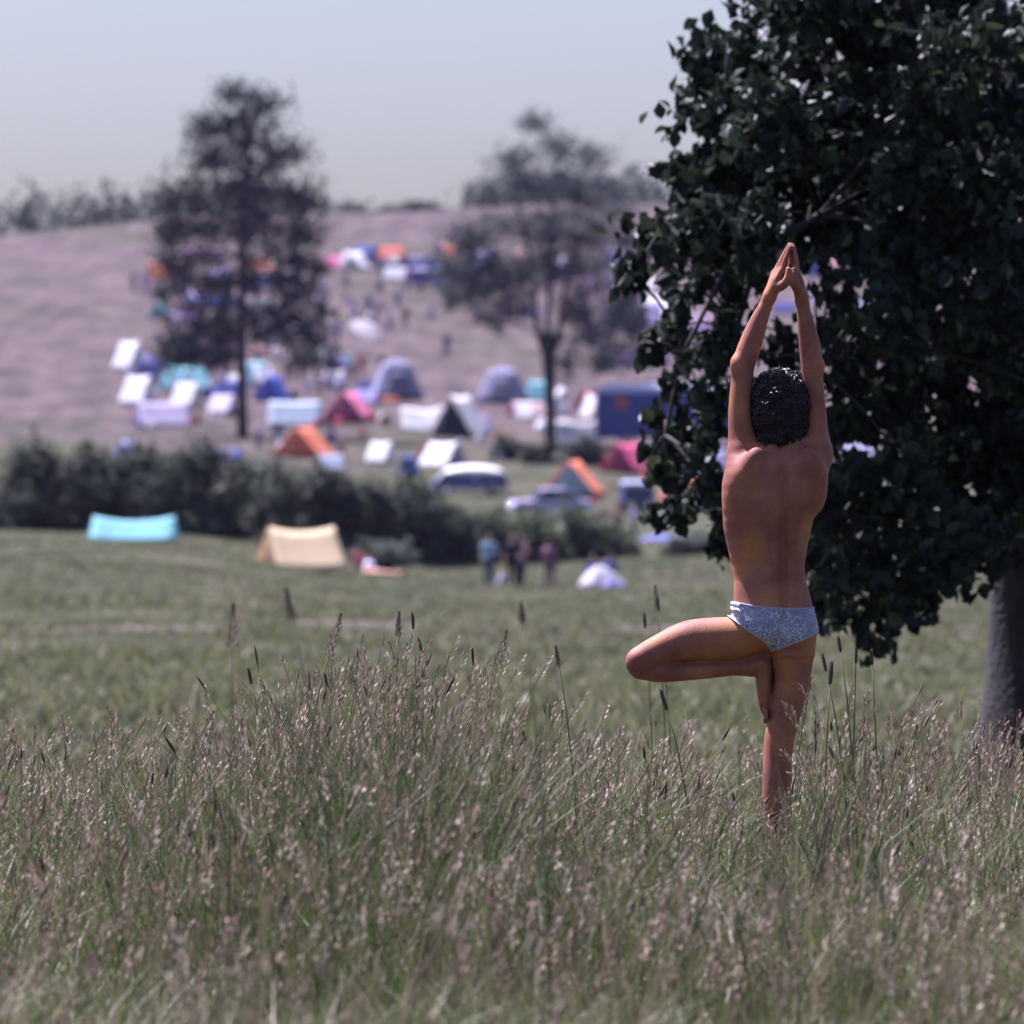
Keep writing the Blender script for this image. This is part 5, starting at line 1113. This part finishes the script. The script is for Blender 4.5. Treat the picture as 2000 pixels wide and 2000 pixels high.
NAVY, BLK, JEAN, RED, LIL, BRN, GRN, PNK, WHT, SKYB = (.04, .05, .16), (.022, .02, .025), (.12, .17, .32), (.38, .05, .06), (.42, .36, .58), (.16, .09, .06), (.05, .08, .05), (.58, .30, .36), (.74, .72, .76), (.30, .36, .66)
TRIO = 'people standing in the meadow by the hedge'
person(955, 1148, 104, 'bend', (.26, .38, .50), (.05, .06, .12), 'person in a light blue top and dark trousers, left of the meadow trio', 20, 1, TRIO)
person(1002, 1150, 108, 'stand', BLK, BLK, 'tall person all in black in the middle of the meadow trio', -10, 1, TRIO)
person(1018, 1147, 100, 'bend', PNK, (.06, .03, .05), 'person with a pink sleeve, half hidden behind the one all in black', 40, 0, TRIO)
person(1073, 1152, 98, 'bend', (.22, .09, .16), (.13, .06, .10), 'person in plum coloured clothes, right of the meadow trio', 160, 0, TRIO)
person(1158, 1138, 52, 'sit', NAVY, NAVY, 'person in navy sitting behind the left end of the white bedding', 10, 1)
person(1192, 1136, 54, 'sit', (.07, .09, .28), NAVY, 'person in blue sitting behind the right end of the white bedding', -30, 0)
person(1238, 1050, 60, 'walk', (.52, .48, .74), (.04, .03, .07), 'person in a pale lilac shirt and dark trousers beside the blue blanket', 60, 0)
person(1180, 1036, 58, 'sit', (.05, .03, .05), (.06, .03, .04), 'dark clothed person sitting right of the lavender car, left of a pair', 30, 0)
person(1204, 1040, 60, 'sit', (.20, .05, .06), (.03, .02, .03), 'person in dark red sitting right of the lavender car, right of a pair', -20, 0)
person(430, 905, 60, 'sit', (.42, .42, .76), (.24, .26, .60), 'person in pale blue sitting above the hedge, left of a pair', 20, 1)
person(462, 908, 66, 'sit', (.26, .29, .72), (.2, .22, .55), 'person in bright blue sitting above the hedge, right of a pair', -25, 0)
person(505, 880, 50, 'stand', (.24, .22, .40), NAVY, 'small person in muted violet right of the dark tree trunk base', 0, 0)
person(790, 1128, 60, 'stand', (.60, .30, .22), (.62, .34, .26), 'tanned person lying on the meadow right of the sage bush', 80, 1, None, True)
person(700, 1112, 34, 'sit', (.30, .07, .10), (.34, .09, .12), 'person in dark red sitting at the right end of the yellow tent', 40, 0)
CROWD = 'people walking on the bare hillside'
for a in [(872, 700, 50, 'stand', NAVY, (.06, .05, .12), 'lone dark figure standing on the bare slope left of the forked tree', 0, 0),
          (760, 646, 46, 'walk', LIL, NAVY, 'figure in lilac top and dark trousers walking on the bare slope', 70, 0), (792, 648, 50, 'stand', BLK, (.40, .26, .26), 'figure in black top with bare legs, rightmost of the walking row', 0, 0), (752, 612, 38, 'walk', PNK, (.3, .15, .2), 'figure in pink top near the walking pair', -60, 1), (775, 598, 38, 'stand', LIL, LIL, 'figure all in lilac above the walking row', 0, 2),
          (716, 622, 40, 'walk', BLK, BLK, 'black figure in the middle of the walking row', 80, 0), (738, 628, 40, 'bend', (.05, .05, .1), BLK, 'black figure bending beside the middle of the walking row', -80, 0), (724, 632, 34, 'sit', WHT, (.3, .25, .4), 'figure in white sitting before the black walkers', 20, 2), (688, 622, 40, 'stand', (.14, .14, .42), NAVY, 'figure in blue left of the black walkers', 0, 0), (696, 632, 36, 'walk', NAVY, BLK, 'figure in navy walking just right of the one in blue', 40, 0),
          (672, 600, 36, 'stand', (.45, .34, .25), (.20, .16, .34), 'figure in a tan top near the left of the walking row', 0, 2), (655, 622, 36, 'sit', (.16, .08, .22), (.12, .08, .2), 'figure in dark purple sitting left of the walking row', 0, 0), (634, 612, 38, 'walk', (.34, .16, .32), NAVY, 'figure in dull magenta at the left end of the walking row', -70, 0), (660, 672, 48, 'walk', (.12, .12, .34), NAVY, 'figure in blue walking down the slope left of the white parasol', 10, 0), (646, 660, 40, 'stand', (.55, .5, .45), LIL, 'figure in beige standing left of the white parasol', 0, 2),
          (688, 752, 46, 'stand', BLK, BLK, 'thin black figure left of the lavender frame tent', 0, 0), (706, 742, 52, 'stand', RED, (.34, .2, .2), 'figure in a red shirt under the white parasol', 20, 0), (746, 730, 40, 'bend', BLK, BLK, 'black figure at the back of the lavender frame tent', 0, 0),
          (572, 742, 46, 'stand', GRN, GRN, 'figure in dark green behind the small blue tent', 0, 0), (588, 752, 46, 'stand', PNK, (.45, .28, .22), 'figure in pink with bare legs behind the small blue tent', 0, 1), (600, 782, 46, 'walk', SKYB, JEAN, 'figure in sky blue right of the small blue tent', 40, 1), (622, 778, 48, 'stand', (.14, .08, .18), (.10, .07, .09), 'figure in dark plum between the blue tent and the pink tent', 0, 0), (576, 790, 40, 'sit', (.03, .025, .03), BLK, 'black figure crouching at the right side of the small blue tent', 0, 0), (642, 760, 40, 'sit', (.2, .16, .3), NAVY, 'figure in dusky violet sitting above the pink tent', 0, 0),
          (753, 835, 30, 'sit', BLK, BLK, 'black figure squatting right of the pink tent', 0, 0), (660, 895, 46, 'walk', (.16, .15, .3), (.12, .12, .2), 'dusky figure walking right of the orange tent', 60, 0), (668, 905, 44, 'bend', (.48, .22, .16), (.3, .2, .22), 'figure in rust red just right of the orange tent', 0, 1), (645, 868, 40, 'sit', (.09, .08, .14), NAVY, 'dark figure sitting close behind the right slope of the orange tent', 0, 0),
          (424, 762, 46, 'stand', (.60, .36, .34), PNK, 'figure in rose between the turquoise tent and the dark tree trunk', 0, 1), (442, 758, 44, 'stand', (.2, .18, .42), NAVY, 'figure in violet blue touching the left of the tree trunk', 0, 0), (284, 574, 40, 'stand', (.14, .12, .40), NAVY, 'figure in deep blue left of the dark tree, high on the slope', 0, 0), (262, 572, 38, 'walk', (.10, .06, .2), NAVY, 'figure in dark violet at the left edge, high on the slope', 0, 0), (300, 580, 36, 'stand', (.46, .32, .28), LIL, 'figure in tan right of the deep blue one, high on the slope', 0, 1), (330, 745, 44, 'bend', (.2, .1, .07), BRN, 'figure in brown at the back of the turquoise tent, left', 0, 1), (300, 742, 40, 'sit', (.06, .06, .2), NAVY, 'figure in navy sitting below the high white tent at left', 0, 0),
          (1215, 500, 36, 'stand', PNK, NAVY, 'figure in pink high up left of the near tree leaves', 0, 1), (1318, 545, 36, 'stand', (.5, .3, .42), LIL, 'figure in mauve high up between the hanging leaves', 0, 0), (1352, 700, 44, 'walk', LIL, NAVY, 'figure in lilac on the slope between the hanging leaves', 0, 0), (1306, 672, 40, 'stand', (.55, .34, .36), LIL, 'figure in dusty rose just under the bright white high tent', 0, 1), (1368, 690, 40, 'stand', (.1, .1, .34), NAVY, 'figure in blue next to the lilac one between hanging leaves', 0, 0), (1160, 560, 38, 'stand', RED, NAVY, 'figure in red behind the boughs right of the forked tree', 0, 0), (1108, 620, 40, 'walk', (.5, .14, .16), LIL, 'figure in brick red right beside the fork of the tree', 0, 0), (1000, 612, 38, 'stand', LIL, NAVY, 'figure in lilac left of the fork of the tree', 0, 0), (925, 610, 38, 'walk', (.46, .2, .24), NAVY, 'figure in dull red under the left boughs of the forked tree', 0, 0), (940, 612, 38, 'stand', LIL, LIL, 'figure in pale lilac under the left boughs of the forked tree', 0, 2), (1018, 640, 40, 'bend', (.26, .2, .24), BRN, 'brownish figure below the left stem of the fork', 0, 0), (1265, 935, 44, 'stand', (.62, .24, .12), (.3, .2, .3), 'figure in orange left of the navy van roof', 0, 1), (1360, 1000, 50, 'bend', (.36, .14, .12), BRN, 'reddish brown figure behind leaves right of the orange tent', 0, 1)]:
    person(*a, group=CROWD)

# loose crowd that the photograph only hints at
TONES = [('dark', [BLK, NAVY, (.08, .06, .10)]), ('lilac', [LIL, (.5, .44, .62)]), ('pink', [PNK, (.5, .22, .26)]), ('blue', [(.12, .13, .40), SKYB]), ('white', [WHT])]
ORD = ['leftmost', 'second from left', 'third from left', 'fourth from left', 'fifth from left', 'sixth from left', 'seventh from left', 'eighth from left', 'ninth from left', 'tenth from left', 'eleventh from left', 'twelfth from left', 'thirteenth from left', 'fourteenth from left', 'fifteenth from left', 'sixteenth from left', 'seventeenth from left', 'eighteenth from left', 'nineteenth from left', 'twentieth from left']
def loose(n_, x0, x1, y0, y1, where):
    cnt = {}
    for px in sorted(random.uniform(x0, x1) for _ in range(n_)):
        nm, cs = TONES[RNG.choice(5, p=[.38, .22, .16, .16, .08])]; py = random.uniform(y0, y1); k = cnt.get(nm, 0); cnt[nm] = k+1
        person(px, py, 38, random.choice(['stand', 'walk', 'bend', 'sit']), random.choice(cs), random.choice([NAVY, BLK, LIL, BRN]), '%s of the small %s figures %s' % (ORD[k], nm, where), random.uniform(0, 360), random.choice([0, 0, 1]), 'loose crowd on the hillside')
loose(16, 490, 640, 560, 700, "behind the dark tree's right boughs")
loose(12, 300, 460, 560, 720, "behind the dark tree's left boughs")
loose(20, 840, 1040, 500, 640, "behind the forked tree's left half")
loose(20, 1090, 1260, 500, 730, "behind the forked tree's right half")
loose(16, 1270, 1420, 500, 730, "seen through leaves left of the raised arms")
loose(12, 1600, 1745, 500, 720, "seen through leaves right of the raised arms")
loose(14, 500, 700, 690, 800, "between the small blue and the pink tent")
loose(10, 250, 460, 690, 800, "between the tents at the far left")
loose(12, 620, 800, 565, 640, "high on the bare slope behind the walkers")

# ------------------------------------------------------------------ small belongings
def heap(px, py, wpx, hpx, c, label, name, cat, group=None):
    g_ = ground_at(px, py); s_ = K*g_.y; W_, H_ = wpx*s_, hpx*s_; t = MB()
    ph = [random.uniform(0, 6) for _ in range(4)]
    def f(u, v):
        a = 2*math.pi*u; q = v; w_ = 1+.14*math.sin(3*a+ph[0])+.08*math.sin(7*a+ph[1])
        z = H_*max(0, (1-q**1.7))*(1+.18*math.sin(4*a+ph[2])*q)+.035*math.sin(9*a*q+ph[3])*(1-q)
        return (W_/2*q*w_*math.cos(a), W_*.36*q*w_*math.sin(a), max(z, .0)+.01)
    t.grid(f, 28, 9); o = t.build(name, cloth(c), None, True, loc=g_); o.modifiers.new('thickness', 'SOLIDIFY').thickness = .02
    return tag(o, label, cat, group)
heap(1172, 1146, 92, 38, (.74, .70, .80), 'white heap of bedding on the grass in front of two people in blue', 'bedding', 'bedding')
heap(1290, 1056, 96, 9, (.22, .24, .52), 'blue blanket spread flat beside the person in lilac', 'blanket', 'blanket')
heap(1195, 1148, 46, 14, (.30, .28, .52), 'dull blue cloth lying at the right foot of the white bedding', 'cloth', 'cloth')
heap(926, 928, 34, 20, (.42, .06, .06), 'red sleeping bag heaped behind the long white-roofed car', 'sleeping_bag', 'sleeping bag')
heap(725, 824, 24, 20, (.44, .05, .06), 'red bag on the ground at the right of the pink tent', 'bag', 'bag')
heap(288, 780, 24, 18, (.45, .06, .10), 'red bag on the ground beside the left white tent', 'bag', 'bag')
heap(1262, 940, 20, 20, (.75, .24, .10), 'small orange pack beside the navy van', 'pack', 'pack')
heap(980, 1144, 20, 22, (.62, .58, .70), 'pale carrier bag standing between two of the meadow trio', 'bag', 'bag')
heap(762, 785, 50, 10, (.40, .12, .08), 'rust coloured groundsheet right of the lavender frame tent', 'groundsheet', 'groundsheet')
def bundles(n_, x0, x1, y0, y1, where):
    cnt = {}
    for px in sorted(random.uniform(x0, x1) for _ in range(n_)):
        nm, c = random.choice([('white', (.78, .76, .80)), ('white', (.80, .78, .80)), ('dark', (.04, .04, .07)), ('red', (.40, .06, .07)), ('blue', (.12, .15, .42)), ('tan', (.34, .22, .15))]); k = cnt.get(nm, 0); cnt[nm] = k+1
        heap(px, random.uniform(y0, y1), random.uniform(14, 30), random.uniform(8, 18), c, '%s of the small %s bundles %s' % (ORD[k], nm, where), 'gear_bundle', 'bundle', 'gear lying about the campsite')
bundles(10, 255, 460, 770, 845, 'between the tents at far left')
bundles(10, 500, 740, 800, 880, 'lying around the orange tent')
bundles(10, 740, 1050, 790, 905, 'lying around the navy tent')
bundles(7, 990, 1160, 800, 860, 'lying around the forked tree trunk')
bundles(6, 1090, 1260, 940, 1000, 'around the blue-fronted orange tent')
def ball(px, py, r, c, label):
    g_ = ground_at(px, py); q = r*K*g_.y; mb = MB(); mb.ball((0, 0, q), q, 20, 12); o = mb.build('ball', mat('ball_%d' % int(c[0]*99), c, .5), None, True, loc=g_); tag(o, label, 'ball')
ball(721, 1119, 12, (.62, .58, .80), 'pale lilac ball on the grass right of the yellow tent')
def drum(px, py, r, label):
    g_ = ground_at(px, py); q = r*K*g_.y; t = thing('water_can', label, 'water can', g_, 0, 'white cans around the forked tree')
    MB().tube([(0, 0, 0), (0, 0, q*.1), (0, 0, q*1.6), (0, 0, q*1.9)], [q*.9, q, q, q*.45], 16).build('can', mat('white_can', (.82, .82, .84), .16, spec=.9), t, True)
    MB().tube([(0, 0, q*1.9), (0, 0, q*2.2)], q*.3, 10).build('cap', mat('white_can', (.82, .82, .84), .16, spec=.9), t, True)
for a in [(1056, 846, 10, 'white can on the grass left of the forked tree trunk'), (1088, 846, 10, 'white can on the grass right of the forked tree trunk'), (1097, 782, 12, 'white can standing higher up, right of the forked tree trunk'), (872, 838, 11, 'white can in front of the door of the navy tent'), (907, 822, 11, 'white can at the right side of the navy tent door')]: drum(*a)
# ------------------------------------------------------------------ summer haze
hz = MB(); hz.box((0, 665, 20), (850, 1440, 120))
hm = bpy.data.materials.new('haze'); hm.use_nodes = True; n = hm.node_tree.nodes; L = hm.node_tree.links
for q in list(n):
    if q.type == 'BSDF_PRINCIPLED': n.remove(q)
pv_ = n.new('ShaderNodeVolumePrincipled'); pv_.inputs['Color'].default_value = (.56, .54, .95, 1); pv_.inputs['Density'].default_value = .00004; pv_.inputs['Anisotropy'].default_value = .2
L.new(pv_.outputs[0], n['Material Output'].inputs['Volume'])
ho = hz.build('haze', hm); tag(ho, kind='stuff')
